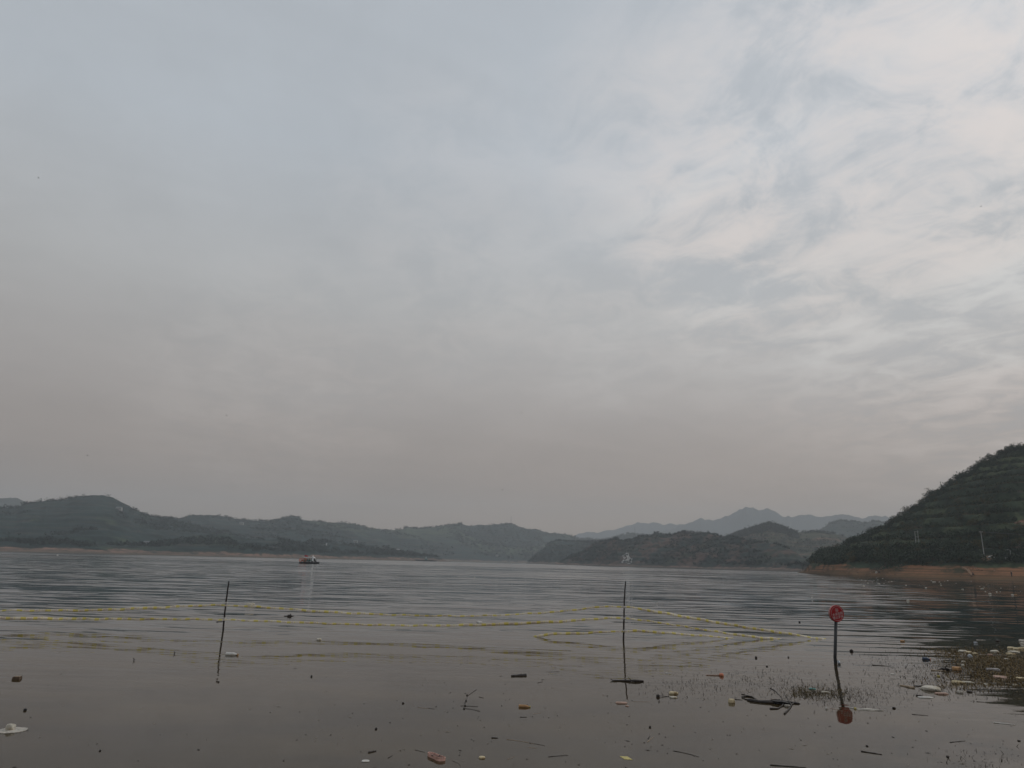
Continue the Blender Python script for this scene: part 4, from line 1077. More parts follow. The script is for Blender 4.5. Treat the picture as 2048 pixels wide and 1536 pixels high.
def bottle(px, py, lp, rp_, mat, capmat, label, ang=0.0, name='plastic_bottle', tilt=0.0):
    k_ = px_m(px, py); L_ = lp*k_; r_ = rp_*k_
    e = empty(name, water_pt(px, py), label, 'bottle', None, ang)
    Mx = Matrix.Translation((-L_/2, 0, r_*.35)) @ Matrix.Rotation(tilt, 4, 'Y') @ Matrix.Rotation(PI/2, 4, 'Y')
    pf = [(.3*r_, 0), (r_*.92, .02*L_), (r_, .06*L_), (r_*.95, .25*L_), (r_, .3*L_), (r_*.95, .45*L_), (r_, .5*L_), (r_*.97, .62*L_), (r_*.7, .78*L_), (r_*.38, .86*L_), (r_*.38, .93*L_)]
    MB().lathe(pf, 18, Mx).obj('body', M[mat], e, True)
    MB().lathe([(r_*.48, .925*L_), (r_*.5, .94*L_), (r_*.5, L_), (r_*.4, 1.01*L_)], 14, Mx).obj('cap', M[capmat], e)
    return e

bottle(464, 1310.5, 23, 3.6, 'white', 'brown', 'white plastic bottle floating just right of the left rod', rad(-8))
block(500, 1210.5, 15, 5, 22, 'foam', 'white foam block by the upper tape just right of the left rod')
# dark stump with twigs
k_ = px_m(579, 1233); mb = MB(); mb.blob((0, 0, .8*k_), (9*k_, 7*k_, 4*k_), 3, .35)
mb.tube([(-10*k_, 0, .6*k_), (8*k_, 2*k_, 1.2*k_)], [.9*k_, .6*k_], 6); mb.tube([(0, 0, 1*k_), (1.5*k_, 0, 5*k_)], [1.4*k_, .5*k_], 6)
thing('drift_stump', mb, 'wood', 579, 1233, 'dark drifting stump with twigs between the upper and middle tapes', 'driftwood')
stick(433, 1244, 448, 1243.4, 1.2, 'wood', 'short black stick touching the left rod at the middle tape')
block(638, 1280, 9, 3.5, 14, 'foam', 'small white foam bit right of the left rod, below the tapes')
block(959, 1245.5, 10, 3.4, 18, 'white', 'small bright white block just above the middle tape')
# leaf sprigs
for (px, py, lab) in ((348, 1308, 'tiny dark curled sprig left of the left rod, upper of two'), (267, 1322, 'tiny dark curled sprig left of the left rod, lower of two')):
    k_ = px_m(px, py); mb = MB()
    mb.tube([(-1*k_, 0, -1*k_), (1.2*k_, 0, 1.5*k_), (-1*k_, 0, 5*k_)], [.5*k_, .8*k_, .4*k_], 5); mb.tube([(0, 0, 1.4*k_), (2.8*k_, 0, 2.2*k_)], [.5*k_, .3*k_], 5)
    thing('leaf_sprig', mb, 'wood', px, py, lab, 'sprig')
# crushed brown carton
k_ = px_m(34, 1357); e = empty('crushed_carton', water_pt(34, 1358), 'crushed brown carton floating near the left edge', 'carton', None, .2)
MB().box((0, 0, 1.2*k_), (11*k_, 12*k_, 5*k_), None, .85).obj('box', simple('brown_card', (.10, .065, .04), .8, .4, 30), e)
MB().box((1*k_, -1*k_, 4.0*k_), (7*k_, 5*k_, .6*k_)).obj('flap', M['palewood'], e)
lump(50, 1421, 5, 5, 'black', 'small black ball near the left edge', 'ball', 1, 'floating_ball', 1, .05)
lump(200, 1502, 3.5, 3, 'black', 'tiny black nut low in the left corner area', 'nut', 2, 'floating_nut', 1, .05)
# plate with foam on it
k_ = px_m(24, 1461); mb = MB(); out = [(21*k_*math.cos(q*PI/12)*(1+.05*math.sin(q*2.1)), 20*k_*math.sin(q*PI/12)*(1+.06*math.cos(q*1.7))) for q in range(24)]
mb.prism(out, -.6*k_, .7*k_); o = thing('foam_plate', mb, 'bag', 24, 1461, 'flat cream foam plate at the left edge', 'plate', -.1)
lump(20, 1460, 15, 14, 'foam', 'white foam lump resting on the flat plate at the left edge', 'foam', 5)
# dark bark chunk
stick(1023, 1353, 1052, 1351.4, 2.6, 'wood', 'thick dark piece of bark left of the right rod', 'driftwood', 'bark_piece', r1=3.2)
# forked driftwood at the foot of the right rod
e = empty('driftwood_branch', water_pt(1255, 1363), 'forked dark driftwood branch across the reflection of the right rod', 'driftwood'); k_ = px_m(1255, 1363)
MB().tube([(-28*k_, 0, .8*k_), (-14*k_, 2*k_, 1*k_), (4*k_, 0, 1.2*k_), (14*k_, -2*k_, 1.4*k_), (30*k_, 2*k_, 1.2*k_)], [1.6*k_, 1.2*k_, 1.8*k_, 2.8*k_, 1.2*k_], 8).obj('trunk', M['wood'], e)
for pts in ([(-26*k_, 0, 1*k_), (-31*k_, 6*k_, 3*k_)], [(-26*k_, 0, 1*k_), (-31*k_, -6*k_, 0)], [(8*k_, 0, 1*k_), (3*k_, 8*k_, 6*k_)], [(10*k_, 0, 1*k_), (4*k_, -10*k_, .5*k_)], [(18*k_, 0, 1*k_), (8*k_, -6*k_, .5*k_)]):
    MB().tube(pts, [1.1*k_, .4*k_], 6).obj('twig', M['wood'], e)
stick(1102, 1348.5, 1119, 1350, .8, 'white', 'pale straw left of the right rod reflection')
stick(1331, 1345.8, 1343, 1348.6, 1.0, 'white', 'pale straw right of the right rod')
lump(1347, 1387.5, 18, 6, 'cream', 'upper cream foam lump of the pair right of the right rod', seed=11)
block(1347, 1395.3, 14, 2.2, 10, 'foam', 'lower thin foam flake of the pair right of the right rod')
k_ = px_m(1316, 1394); mb = MB(); mb.blob((0, 0, 1.3*k_), (6.5*k_, 6.5*k_, 6.5*k_), 3, .06); mb.tube([(2*k_, 0, 2*k_), (16*k_, 6*k_, .4*k_), (24*k_, 2*k_, .2*k_)], [.6*k_, .5*k_, .3*k_], 5)
thing('seed_pod', mb, 'wood', 1316, 1394, 'dark round seed pod with a long stalk beside the foam pair', 'pod')
block(1243, 1406.5, 23, 2.6, 12, 'pinkwood', 'pinkish board fragment below the tip of the right rod reflection', 'board', 0.05, 'board_fragment')
block(1254, 1412.5, 6, 1.6, 6, 'pinkwood', 'tiny pinkish chip under the board fragment', 'chip', .4, 'wood_chip')
bottle(1049, 1414.5, 22, 3.3, 'brown', 'yellow', 'tan bottle with a yellow end left of the pinkish board', rad(-6))
# beaded twig
e = empty('beaded_twig', water_pt(935, 1405), 'thin knotted twig with side shoots in the foreground middle', 'twig'); c0 = e.location.copy()
def wp(px, py, z=.004): q = water_pt(px, py); q.z = z; return q-c0
for pts in (((953, 1379), (935, 1392), (932, 1403), (929, 1412)), ((929, 1412), (945, 1413), (956, 1413)), ((928, 1417), (945, 1419), (960, 1423)), ((921, 1412), (929, 1412)), ((928, 1408), (931, 1402))):
    MB().tube([wp(*q) for q in pts], .0026, 5).obj('shoot', M['wood'], e)
for q in ((934, 1391), (930, 1412), (928, 1418), (932, 1402)):
    MB().blob(wp(*q), (.028, .028, .026), 1, .2, 8, 6).obj('bud', M['wood'], e)
for i, (x0, y0, x1, y1, r_, mt, lab, bd_) in enumerate((
        (836, 1415, 858, 1417.5, .5, 'palewood', 'short tan reed left of the knotted twig', .0), (856, 1416.5, 870, 1418.5, .5, 'wood', 'dark tip stick beside the short tan reed', 0),
        (1013, 1479, 1068, 1488, .7, 'palewood', 'long pale curved reed in the foreground middle', .06), (1058, 1486, 1090, 1492, .7, 'wood', 'dark twig crossing the long pale reed', .05),
        (1058, 1495, 1074, 1497, .5, 'palewood', 'short reed just under the long pale reed', 0), (1097, 1514, 1136, 1511, .9, 'wood', 'dark thin stick right of the long pale reed', .03),
        (1347, 1502, 1398, 1514, .9, 'wood', 'thin dark bent stick in the lower right middle', .05), (1066, 1428, 1082, 1426, .4, 'palewood', 'faint reed under the tan bottle', 0),
        (1295, 1484, 1307, 1474, .9, 'palewood', 'short slanted pale reed in the foreground', 0), (1296, 1478, 1300, 1471, 1.2, 'wood', 'short dark slanted chip beside the slanted reed', 0),
        (1015, 1519, 1030, 1513, .5, 'palewood', 'tiny slanted reed right of the round cream foam', 0), (830, 1500, 850, 1505, .7, 'wood', 'thin dark twig touching the pink sandal', 0),
        (905, 1522, 921, 1535, .5, 'wood', 'thin curved twig below the pink sandal', .1), (1265, 1403.5, 1300, 1403.8, .45, 'palewood', 'faint pale reed right of the pinkish board', 0),
        (1722, 1503, 1764, 1509.5, 1.6, 'wood', 'dark tapered stick in the lower right', 0), (1540, 1530.5, 1612, 1535.5, 1.5, 'wood', 'long dark stick at the bottom picture edge', 0),
        (1900, 1485, 1930, 1482, .9, 'wood', 'thin dark stick in the lower right, right of the tapered one', 0), (1824, 1429, 1856, 1431.5, .8, 'wood', 'thin dark stick below the white boards', 0),
        (1987, 1445.5, 2030, 1450, 1.3, 'white', 'long white rod near the right edge', 0), (1745, 1330, 1778, 1332.5, .7, 'wood', 'thin dark stick left of the weed mat', 0),
        (1119, 1343.5, 1092, 1344.2, .5, 'wood', 'hair-thin dark stick above the pale straw', 0), (1075, 1366, 1086, 1363.5, .8, 'wood', 'short dark stick right of the bark piece', 0),
        (958, 1394, 968, 1396.5, .7, 'wood', 'tiny brown stick right of the knotted twig', 0), (1953, 1403.5, 1968, 1404.5, .7, 'wood', 'tiny dark stick at the lower right of the weed mat', 0))):
    stick(x0, y0, x1, y1, r_, mt, lab, bend=bd_)
# yellow wrapper
k_ = px_m(1252, 1516); mb = MB(); mb.prism([(-10*k_, 10*k_), (4*k_, 9*k_), (10*k_, -12*k_), (-4*k_, -11*k_)], .1*k_, .5*k_)
thing('wrapper', mb, 'yellow', 1252, 1516, 'yellow square wrapper lying flat at the bottom', 'wrapper')
lump(964, 1516, 13, 4.5, 'cream', 'round cream foam disc right of the pink sandal', seed=21, dep=1.0, amp=.05)
lump(731, 1522.5, 15, 2.6, 'white', 'oval white disc at the bottom left of the pink sandal', 'disc', 22, 'plastic_disc', 1.0, .02)
stick(737, 1505.5, 752, 1502.6, 2.2, 'wood', 'stubby dark bark chip above the oval white disc', 'chip', 'bark_chip', r1=1.2)
stick(776, 1516.5, 785, 1511, 1.0, 'wood', 'dark forked chip right of the bark chip', 'chip', 'bark_chip')
stick(983, 1476, 996, 1476.6, 1.6, 'wood', 'dark lens-shaped chip above the long pale reed', 'chip', 'bark_chip', r1=.8)
stick(1040, 1434.5, 1054, 1434.8, .9, 'wood', 'thin dark chip beneath the tan bottle', 'chip', 'bark_chip')
# sandal
e = empty('sandal', water_pt(872, 1516), 'faded pink rubber sandal floating at the bottom', 'sandal', None, 0); k_ = px_m(872, 1516)
L_ = 40*k_*1.25
def sole(s_, w_):
    o_ = []
    for i in range(28):
        a_ = 2*PI*i/28; xx = math.cos(a_); yy = math.sin(a_)
        wv = (.205+.035*xx - .055*math.cos(2.6*xx))*.92
        o_.append((xx*L_/2*s_, yy*L_*wv*w_))
    return o_
Ms = Matrix.Rotation(rad(-52), 4, 'Z') @ Matrix.Rotation(rad(-5), 4, 'X') @ Matrix.Scale(.72, 4, (0, 0, 1))
MB().prism(sole(1, 1), -3*k_, 4*k_, Ms).obj('sole', M['pink'], e)
MB().prism(sole(.90, .86), 4*k_, 4.3*k_, Ms).obj('insole', M['pinkin'], e)
o1, o2 = sole(1, 1), sole(.93, .90); mb = MB(); nn = 28
mb.add([(x_, y_, 4*k_) for x_, y_ in o1]+[(x_, y_, 7.2*k_) for x_, y_ in o1]+[(x_, y_, 7.2*k_) for x_, y_ in o2]+[(x_, y_, 4.1*k_) for x_, y_ in o2],
       [(j*nn+i, j*nn+(i+1) % nn, (j+1)*nn+(i+1) % nn, (j+1)*nn+i) for j in range(3) for i in range(nn)], Ms); mb.obj('rim', M['pink'], e)
for s_ in (-1, 1):
    MB().tube([Ms @ Vector((.26*L_, 0, 4.4*k_)), Ms @ Vector((.10*L_, s_*.10*L_, 6.5*k_)), Ms @ Vector((-.08*L_, s_*.16*L_, 5*k_))], .9*k_, 6).obj('strap', M['pinkin'], e)

# branch tangle with black bag
e = empty('branch_tangle', water_pt(1535, 1405), 'tangle of bent dark branches with a loop at its left end', 'driftwood'); c0 = e.location.copy()
def bw(pts, r_, n_='branch', mt='wood'):
    MB().tube([Vector(wp(q[0], q[1], q[2]*.0105+.006)) for q in pts], [r_*(1-.5*i/(len(pts)-1)) for i in range(len(pts))], 7).obj(n_, M[mt], e)
c0 = e.location.copy()
bw([(1500, 1402, 0), (1520, 1405, 0), (1545, 1407, .5), (1565, 1405, 1), (1598, 1408, 0)], .030)
bw([(1495, 1401, 0), (1515, 1403.5, 0), (1540, 1403, 0), (1560, 1402, 1)], .022)
bw([(1484, 1395, .3), (1492, 1393, .5), (1504, 1394.5, .3), (1512, 1399, 0), (1505, 1401, 0), (1492, 1399.5, 0), (1485, 1396, .3)], .012)
bw([(1541, 1388, 8), (1552, 1391, 5), (1562, 1398, 2), (1568, 1404, 0)], .010)
bw([(1540, 1418, 0), (1555, 1418, 0), (1565, 1412, 0), (1568, 1405, .5)], .013)
bw([(1569, 1428, 0), (1578, 1419, 0), (1583, 1411, .5), (1578, 1405, 1), (1570, 1396, 4)], .013)
bw([(1582, 1410, 0), (1590, 1406, .5), (1600, 1408, 0)], .012)
o = MB().blob((0, 0, .012), (.26, .16, .055), 31, .3).obj('black_bag', M['black']); o.location = water_pt(1562, 1407); tag(o, 'wet black plastic bag caught in the branch tangle', 'bag')
lump(1575, 1413, 12, 5, 'bag', 'muddy foam lump caught on the branch tangle', seed=33)
block(1463, 1405, 11, 7, 11, 'cream', 'cream foam chunk left of the branch tangle', rz=.5)
stick(1469, 1398.5, 1485, 1400.5, 1.0, 'wood', 'short dark stick between the cream chunk and the loop')
stick(1483, 1389, 1490, 1389.8, 1.4, 'wood', 'tiny black chip above the loop of the branch tangle', 'chip', 'bark_chip')
# coral float with stem
e = empty('toy_float', water_pt(1443, 1351.5), 'coral round float with a long pale stem', 'float'); k_ = px_m(1443, 1351)
MB().blob((0, 0, 1.2*k_), (8*k_, 8*k_, 6*k_), 3, .1).obj('ball', M['coral'], e, True); MB().tube([(-3*k_, 0, .8*k_), (-28*k_, 0, .5*k_)], [.9*k_, .6*k_], 6).obj('stem', M['pinkwood'], e)
bottle(1677.5, 1328, 8, 2.4, 'bottle', 'white', 'small clear bottle bobbing against the sign post', rad(80), tilt=rad(-35))
stick(1679, 1324.5, 1691, 1325.5, .5, 'white', 'white straw beside the small clear bottle')
k_ = px_m(1732, 1419); e = empty('torn_bag', water_pt(1732, 1419), 'torn whitish bag floating below the sparse weeds', 'bag')
MB().prism([(-24*k_, 14*k_), (-8*k_, 6*k_), (8*k_, 12*k_), (26*k_, -6*k_), (6*k_, -10*k_), (-14*k_, -6*k_)], -.2*k_, .4*k_).obj('sheet', M['bag'], e)
MB().tube([(-22*k_, 10*k_, .5*k_), (-6*k_, -4*k_, 1*k_), (24*k_, -8*k_, .5*k_)], .8*k_, 5).obj('fold', M['white'], e)
MB().blob((-17*k_, 2*k_, 1*k_), (4*k_, 4*k_, 3*k_), 3, .2, 8, 6).obj('knot', M['yellow'], e)
lump(1653, 1418, 3.5, 5, 'white', 'tiny white bead left of the sign reflection', 'bead', 3, 'foam_bead', 1)
stick(1660, 1416.5, 1682, 1421.5, .45, 'pinkwood', 'pale thread lying over the sign reflection')
block(1625, 1378.3, 12, 2.0, 8, 'teal', 'flat teal plastic piece in the weeds left of the sign post', 'plastic', 0, 'plastic_piece')
block(1651, 1385, 14, 2.0, 8, 'foam', 'white foam shard in the weeds at the foot of the sign', rz=-.4)
# right-hand raft of litter
lump(1862, 1379.5, 30, 9, 'foam', 'large whitish dome of foam below the weed mat', seed=41, dep=1.1, amp=.07)
stick(1800, 1371, 1828, 1376.5, 1.6, 'palewood', 'tapered tan board left of the large foam dome', 'board', 'board_fragment', r1=2.4)
stick(1828, 1373, 1848, 1372, 1.8, 'wood', 'dark wet stick between the tan board and the foam dome')
block(1883, 1388, 21, 2.4, 10, 'pinkwood', 'narrow tan board just right of and below the foam dome', 'board', -.03, 'board_fragment')
block(1851, 1395.5, 26, 1.8, 8, 'white', 'narrow white board below the foam dome', 'board', -.12, 'board_fragment')
stick(1832, 1391.5, 1845, 1392.5, 2.0, 'wood', 'dark bark chip left of the narrow white board', 'chip', 'bark_chip')
stick(1880, 1372.5, 1887, 1375.5, 1.2, 'palewood', 'tiny tan stick upper right of the foam dome')
bottle(1917, 1366.5, 20, 3.0, 'cream', 'cream', 'left cream foam roll of the end-to-end pair', rad(-3), 'foam_roll')
bottle(1937, 1366.8, 18, 2.6, 'foam', 'foam', 'right foam roll of the end-to-end pair', rad(-2), 'foam_roll')
block(1913, 1340, 14, 6, 12, 'brown', 'orange-brown block at the left edge of the weed mat')
k_ = px_m(1892, 1340); mb = MB(); mb.tube([(-14*k_, 0, .5*k_), (-2*k_, 2*k_, 3*k_), (8*k_, -4*k_, 1*k_)], [.8*k_, 1.6*k_, .8*k_], 6); mb.tube([(-2*k_, 0, 2*k_), (2*k_, 0, 8*k_)], [1.4*k_, .6*k_], 6); mb.blob((0, 0, k_), (9*k_, 8*k_, 6*k_), 5, .4)
thing('root_clump', mb, 'wood', 1892, 1341, 'dark spiky root clump left of the orange-brown block', 'root')
stick(1862, 1341, 1892, 1342.5, 1.8, 'palewood', 'tan reed stalk left of the root clump')
bottle(1853, 1319.5, 12, 3.0, 'blue', 'coral', 'dark blue plastic bottle left of the weed mat', rad(-10))
bottle(1940, 1314.5, 11, 3.4, 'bottle', 'bottle', 'cloudy blue-grey bottle in the upper weed mat', rad(65))
for i, (px, py, wd, hh, mt, lab) in enumerate((
        (1925, 1304, 14, 5, 'foam', 'large pale foam lump, leftmost at the top of the weed mat'), (1938, 1305.5, 10, 3.6, 'cream', 'medium foam lump right of the leftmost one'),
        (1950, 1308, 9, 3.4, 'cream', 'cream foam lump third from left at the top of the weed mat'), (1990, 1305, 14, 5.5, 'foam', 'blocky pale foam lump at the top middle of the weed mat'),
        (1980, 1310.5, 8, 3.2, 'pinkwood', 'small pinkish lump under the blocky foam lump'), (2021, 1308.5, 14, 3.6, 'cream', 'flat cream foam piece at the right of the weed mat'),
        (2028, 1304.5, 16, 3, 'foam', 'thin pale foam strip above the flat cream piece'), (2022, 1297, 12, 4, 'cream', 'left lump of the yellowish foam row at the right edge'),
        (2034, 1298.5, 12, 4, 'cream', 'middle lump of the yellowish foam row at the right edge'), (2045, 1298, 12, 4.6, 'cream', 'right lump of the yellowish foam row at the right edge'),
        (2045, 1283.5, 12, 5, 'bag', 'dull bag at the right edge above the foam row'), (2046, 1287.5, 10, 3, 'foam', 'white foam under the dull bag at the right edge'),
        (1951, 1286, 6, 3, 'bottle', 'tiny round white bead in the dark water above the weed mat'), (1996, 1283, 8, 4, 'wood', 'dark clod in the dark water above the weed mat'),
        (2013, 1318.5, 8, 2.2, 'foam', 'small pale flake in the right of the weed mat'), (1927, 1324, 7, 2.6, 'foam', 'small foam flake left of the cloudy bottle'),
        (1926, 1332.5, 5, 5, 'foam', 'upright foam chip above the orange-brown block'), (2000, 1355.5, 22, 4.6, 'pinkwood', 'pinkish crumpled bag in the lower weed mat'),
        (2041, 1357, 14, 3, 'cream', 'tan foam flake at the right edge of the lower weed mat'), (1972, 1369, 7, 2.2, 'foam', 'small pale flake right of the foam rolls'),
        (2030, 1370.5, 7, 2, 'foam', 'small pale flake at the lower right of the weed mat'), (1920, 1385.5, 10, 5, 'bag', 'dark crumpled bag with a pale corner right of the tan board'),
        (1939, 1384, 9, 3.6, 'wood', 'dark clod right of the crumpled bag'), (1805, 1283.5, 8, 4, 'brown', 'orange-brown float right of the sign, near the ripples'),
        (1703, 1303.5, 6, 6, 'wood', 'small dark ball just right of the sign post'), (1877, 1353.5, 5, 4, 'yellow', 'tiny yellow bit above the foam dome'),
        (1785, 1349, 7, 2, 'white', 'bright white flake left of the weed mat'), (1599, 1245, 3.5, 3.5, 'black', 'tiny black ball floating left of the sign'),
        (1512, 1316, 4.5, 4, 'wood', 'tiny dark nut left of the sign below the tapes, larger of two'), (1534, 1333.5, 4, 3, 'wood', 'tiny dark nut lower left of the sign'),
        (1577, 1315.5, 3, 3, 'wood', 'tiny dark nut left of the sign below the tapes, smaller of two'), (806, 1407, 4.5, 3.5, 'wood', 'small dark nut left of the short tan reed'),
        (752, 1458.5, 4, 4, 'black', 'small black nut left of centre in the foreground'), (623, 1353.5, 3.5, 4, 'black', 'tiny black nut right of the left rod'),
        (437, 1364.5, 3.2, 3, 'black', 'tiny black nut under the tip of the left rod reflection'), (1300, 1455, 4.2, 4, 'black', 'small black nut right of centre in the foreground'),
        (2038, 1482, 5, 2.5, 'wood', 'small dark clod at the right edge'), (1788, 1417, 6, 4, 'wood', 'small dark pod right of the torn bag'),
        (1734, 1492.5, 4.5, 3, 'wood', 'small dark clod above the dark tapered stick'), (1895, 1514, 4, 3, 'wood', 'tiny dark clod at the bottom right'))):
    ct_ = 'foam' if mt in ('foam', 'cream') else 'litter' if mt in ('bag', 'bottle', 'white', 'yellow', 'pinkwood', 'brown') else 'debris'
    nm = {'foam': 'foam_lump', 'litter': 'floating_litter', 'debris': 'floating_clod'}[ct_]
    lump(px, py, wd, hh, mt, lab, ct_, 50+i, nm, 1.2 if hh < 4 else 1.5)
block(1987, 1341, 21, 4.0, 12, 'grey', 'flat grey sheet in the middle of the weed mat', 'sheet', -.05, 'plastic_sheet')
stick(1953, 1280.2, 1971, 1280.4, .9, 'bag', 'thin pale stick in the dark water above the weed mat')

# foam floats far out by the near hillside
rp = random.Random(77)
for i in range(46):
    if i < 14:
        px, py = ((1758, 1168), (1852, 1176), (1812, 1171), (1728, 1172), (1866, 1157), (1918, 1156.5), (1868, 1164.5), (1882, 1171), (1816, 1201), (1925, 1179), (1965, 1177.5), (1980, 1188), (2025, 1190), (2031, 1189.5))[i]
        wd = (4, 4, 3.2, 3.4, 5, 4.5, 4.5, 3, 4.5, 3.6, 4, 4.4, 4.5, 4)[i]
    else:
        px = rp.uniform(1710, 2046); py = hor(px) + rp.uniform(14, 26) + (12*rp.random() if px > 1950 else 0)
        wd = rp.uniform(1.1, 2.3)
    k_ = px_m(px, py)
    mb = MB().blob((0, 0, wd*k_*.05), (wd*k_*.9, wd*k_, wd*k_*.5), i, .25, 8, 6)
    o = thing('foam_float', mb, 'brown' if i in (13, 20, 30) else 'foam', px, py, ('brownish' if i in (13, 20, 30) else 'pale') + ' foam bit off the near hillside, ' + ('left of seated person' if px < 1757 else 'between seated and crouching person' if px < 1946 else 'right of crouching person') + (', close to bank' if py < hor(px)+18 else ', farther out'), 'foam', rp.uniform(0, 3), 'foam bits drifting off the near hillside')
for (px, py, lab) in ((949, 1155, 'tiny white foam speck far out in the middle of the lake'), (115, 1111, 'tiny white speck near the left shore'), (1314, 1206, 'tiny white upright speck right of the right rod'),
                      (1624, 1137+59, 'tiny white speck in the ripples left of the sign')):
    lump(px, py, 2.6, 2.6, 'white', lab, 'foam', 9, 'foam_float', 1)

# ------------------------------------------------------------------ birds
for (px, py, Y_, lab) in ((77, 356, 90, 'tiny dark bird high at the left'), (1043, 826, 90, 'tiny dark bird over the middle of the lake'), (175, 911, 90, 'tiny dark bird low over the big left hill'),
                          (453, 831, 120, 'tiny dark bird left of the middle, mid-height'), (1962, 413, 90, 'tiny dark bird among the bright clouds at the right'), (1005, 980, 160, 'tiny dark bird just above the mast hill')):
    P_ = at_depth(px, py, Y_); u = P_.length/F
    e = empty('bird', P_, lab, 'bird', None, .4)
    MB().tube([(-1.1*u, 0, 0), (-.4*u, 0, .1*u), (.5*u, 0, .1*u), (1.2*u, 0, 0)], [.1*u, .35*u, .4*u, .1*u], 7).obj('body', M['bird'], e, True)
    for s_ in (-1, 1):
        MB().add([(.5*u, 0, .1*u), (-.5*u, 0, .1*u), (-.9*u, s_*2.0*u, .9*u), (-.2*u, s_*1.2*u, .9*u), (.5*u, 0, .22*u), (-.5*u, 0, .22*u)],
                 [(0, 1, 2, 3), (4, 3, 2, 5), (0, 3, 4), (1, 5, 2)]).obj('wing', M['bird'], e)

# ------------------------------------------------------------------ water weeds (uncountable)
def blades(name, label, spec, color, tall, wid, seed, flat=.25):
    rg = np.random.default_rng(seed); P_ = []; 
    for (cx, cy_, sx_, sy2, n) in spec:
        a_ = np.stack([rg.normal(cx, sx_, n), rg.normal(cy_, sy2, n)], -1)
        for q in a_:
            if q[1] < hor(q[0])+90: continue
            P_.append(tuple(water_pt(q[0], q[1])))
    P_ = np.array(P_); n = len(P_)
    hh = tall*rg.uniform(.35, 1.25, n); ww = wid*rg.uniform(.6, 1.4, n); an = rg.uniform(0, 2*PI, n); ln = rg.normal(0, .75, (n, 2))*hh[:, None]
    fl = rg.uniform(0, 1, n) < flat
    d = np.stack([np.cos(an), np.sin(an)*.3, 0*an], -1)
    b0 = P_ - d*ww[:, None]; b1 = P_ + d*ww[:, None]
    top = P_ + np.concatenate([ln, hh[:, None]], 1)
    le = np.stack([np.cos(an), np.sin(an), 0*an], -1)*(hh*1.2)[:, None]
    top[fl] = P_[fl] + le[fl] + [0, 0, .006]
    side = np.stack([-np.sin(an), np.cos(an), 0*an], -1)*ww[:, None]*1.6
    b0[fl] = P_[fl]-side[fl]+[0, 0, .004]; b1[fl] = P_[fl]+side[fl]+[0, 0, .004]
    mid0 = (b0*.45+top*.55) - (b1-b0)*.3 + [0, .004, 0]; mid1 = (b1*.45+top*.55) + (b1-b0)*.05 + [0, .004, 0]
    b0[:, 2] -= .01*~fl; b1[:, 2] -= .01*~fl
    V = np.stack([b0, b1, mid1, top, mid0], 1).reshape(-1, 3); i = np.arange(n)[:, None]*5
    tri = np.concatenate([i+[[0, 1, 2]], i+[[0, 2, 4]], i+[[4, 2, 3]]], 0)
    o = link(name, mesh_np(name, V, tri), simple(name+'_mat', color, .8, .5, 9)); tag(o, label, kind='stuff'); return o
blades('sparse_weeds', 'sparse dark weed stems poking through the shallow water left of and around the sign',
       [(1420, 1368, 70, 16, 420), (1540, 1360, 50, 18, 520), (1700, 1392, 50, 16, 520), (1800, 1330, 50, 22, 620), (1850, 1350, 40, 18, 320), (1640, 1385, 60, 10, 300), (1960, 1515, 50, 14, 110), (1350, 1378, 40, 14, 120),
        (1900, 1375, 60, 12, 320), (1780, 1320, 60, 14, 160), (1760, 1390, 70, 22, 160), (2000, 1385, 50, 8, 200)], (.020, .016, .012), .030, .0040, 3, .45)
blades('yellow_weeds', 'patch of yellow-brown weed around the foot of the sign post',
       [(1600, 1382, 14, 7, 260), (1640, 1386, 26, 7, 420), (1625, 1388, 34, 6, 240), (1680, 1390, 20, 6, 120)], (.12, .09, .04), .034, .0055, 4, .45)
blades('weed_mat', 'brown and yellow weed mat in the shallows at the right edge',
       [(1930, 1303, 45, 5, 900), (1980, 1318, 45, 8, 1700), (2040, 1330, 50, 14, 2400), (1990, 1348, 45, 8, 1200), (2080, 1350, 50, 16, 1600), (1940, 1325, 38, 9, 900), (1900, 1308, 26, 5, 420), (1970, 1364, 50, 7, 900), (2140, 1330, 60, 22, 900), (1915, 1372, 30, 6, 220)],
       (.17, .115, .045), .040, .0075, 5, .6)
blades('weed_mat', 'dark brown rotting weed among the yellow mat at the right edge',
       [(1960, 1340, 60, 18, 1600), (2040, 1345, 50, 18, 1200), (1930, 1350, 40, 12, 500)], (.040, .028, .018), .04, .006, 6, .6)
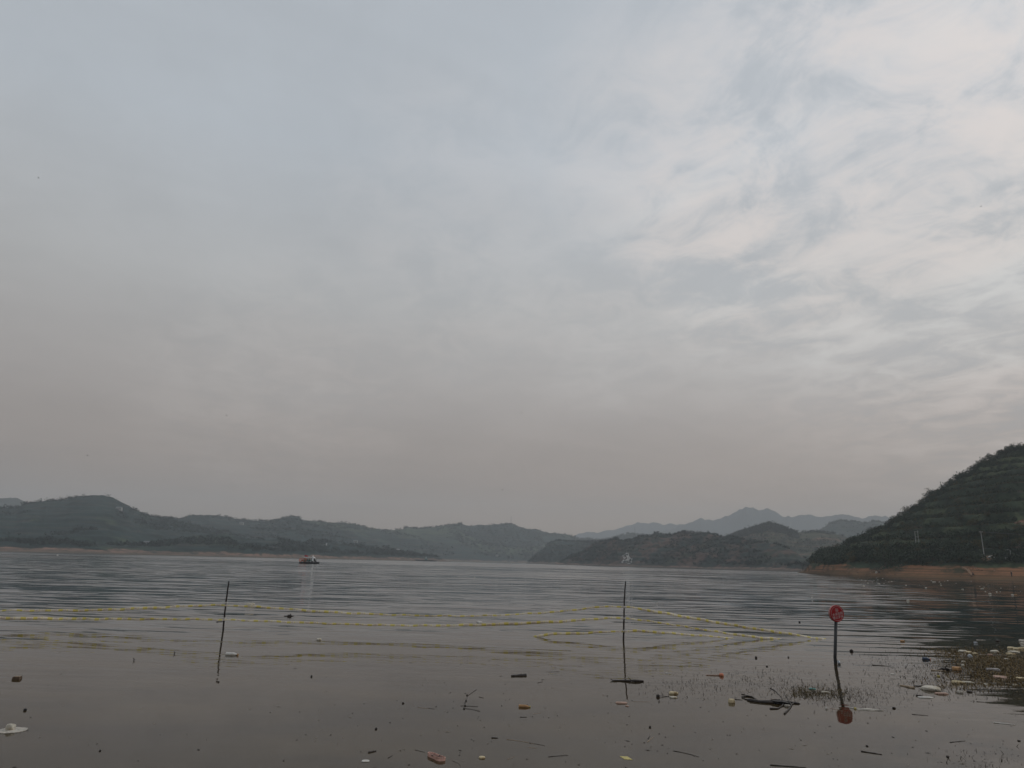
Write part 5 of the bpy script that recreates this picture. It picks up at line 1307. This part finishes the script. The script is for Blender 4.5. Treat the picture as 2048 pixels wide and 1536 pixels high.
# fine specks of leaf litter on the calm water
rg = np.random.default_rng(8); n = 620
px = rg.uniform(0, 2048, n); py = rg.uniform(1262, 1536, n)
keep = rg.uniform(0, 1, n) < np.interp(px, [0, 700, 1000, 1700, 2048], [.22, .5, 1, 1, .9])
P_ = np.array([tuple(water_pt(a_, b_, .003)) for a_, b_ in zip(px[keep], py[keep])]); n = len(P_)
an = rg.uniform(0, 6.28, n); l_ = rg.uniform(.005, .02, n)*np.where(rg.uniform(0, 1, n) < .12, 3, 1); w_ = np.minimum(rg.uniform(.25, .9, n)*l_, .012)
d = np.stack([np.cos(an), np.sin(an)*1.0, an*0], -1)*l_[:, None]; s_ = np.stack([-np.sin(an), np.cos(an), an*0], -1)*w_[:, None]
V = np.stack([P_-d, P_+s_, P_+d, P_-s_, P_+[0, 0, .004]], 1).reshape(-1, 3); i = np.arange(n)[:, None]*5
tri = np.concatenate([i+[[0, 3, 4]], i+[[3, 2, 4]], i+[[2, 1, 4]], i+[[1, 0, 4]]], 0)
dk = rg.uniform(0, 1, n) < .66
V5 = V.reshape(n, 5, 3)
for nm, sel, colr, lab in (('dark_leaf_litter', dk, (.03, .024, .018), 'dark specks of leaf litter on the calm water'), ('pale_leaf_litter', ~dk, (.22, .19, .15), 'pale specks of reed and foam on the calm water')):
    Vs = V5[sel].reshape(-1, 3); m_ = int(sel.sum()); i = np.arange(m_)[:, None]*5
    tri = np.concatenate([i+[[0, 3, 4]], i+[[3, 2, 4]], i+[[2, 1, 4]], i+[[1, 0, 4]]], 0)
    o = link(nm, mesh_np(nm, Vs, tri), simple(nm+'_mat', colr, .8, .5, 9)); tag(o, lab, kind='stuff')

# ------------------------------------------------------------------ haze
hz = MB().box((0, 2250, 248), (12200, 8300, 506)).obj('haze', None); tag(hz, 'thin grey evening haze over the lake', kind='stuff')
hm = bpy.data.materials.new('haze_air'); hm.use_nodes = True; t = NT(hm.node_tree); t.n.clear()
pv = t.new('ShaderNodeVolumePrincipled'); pv.inputs['Color'].default_value = (.84, .882, .92, 1); pv.inputs['Density'].default_value = 2.35e-4; pv.inputs['Anisotropy'].default_value = .1
ou = t.new('ShaderNodeOutputMaterial'); t.l.new(pv.outputs[0], ou.inputs['Volume']); hz.data.materials.append(hm)
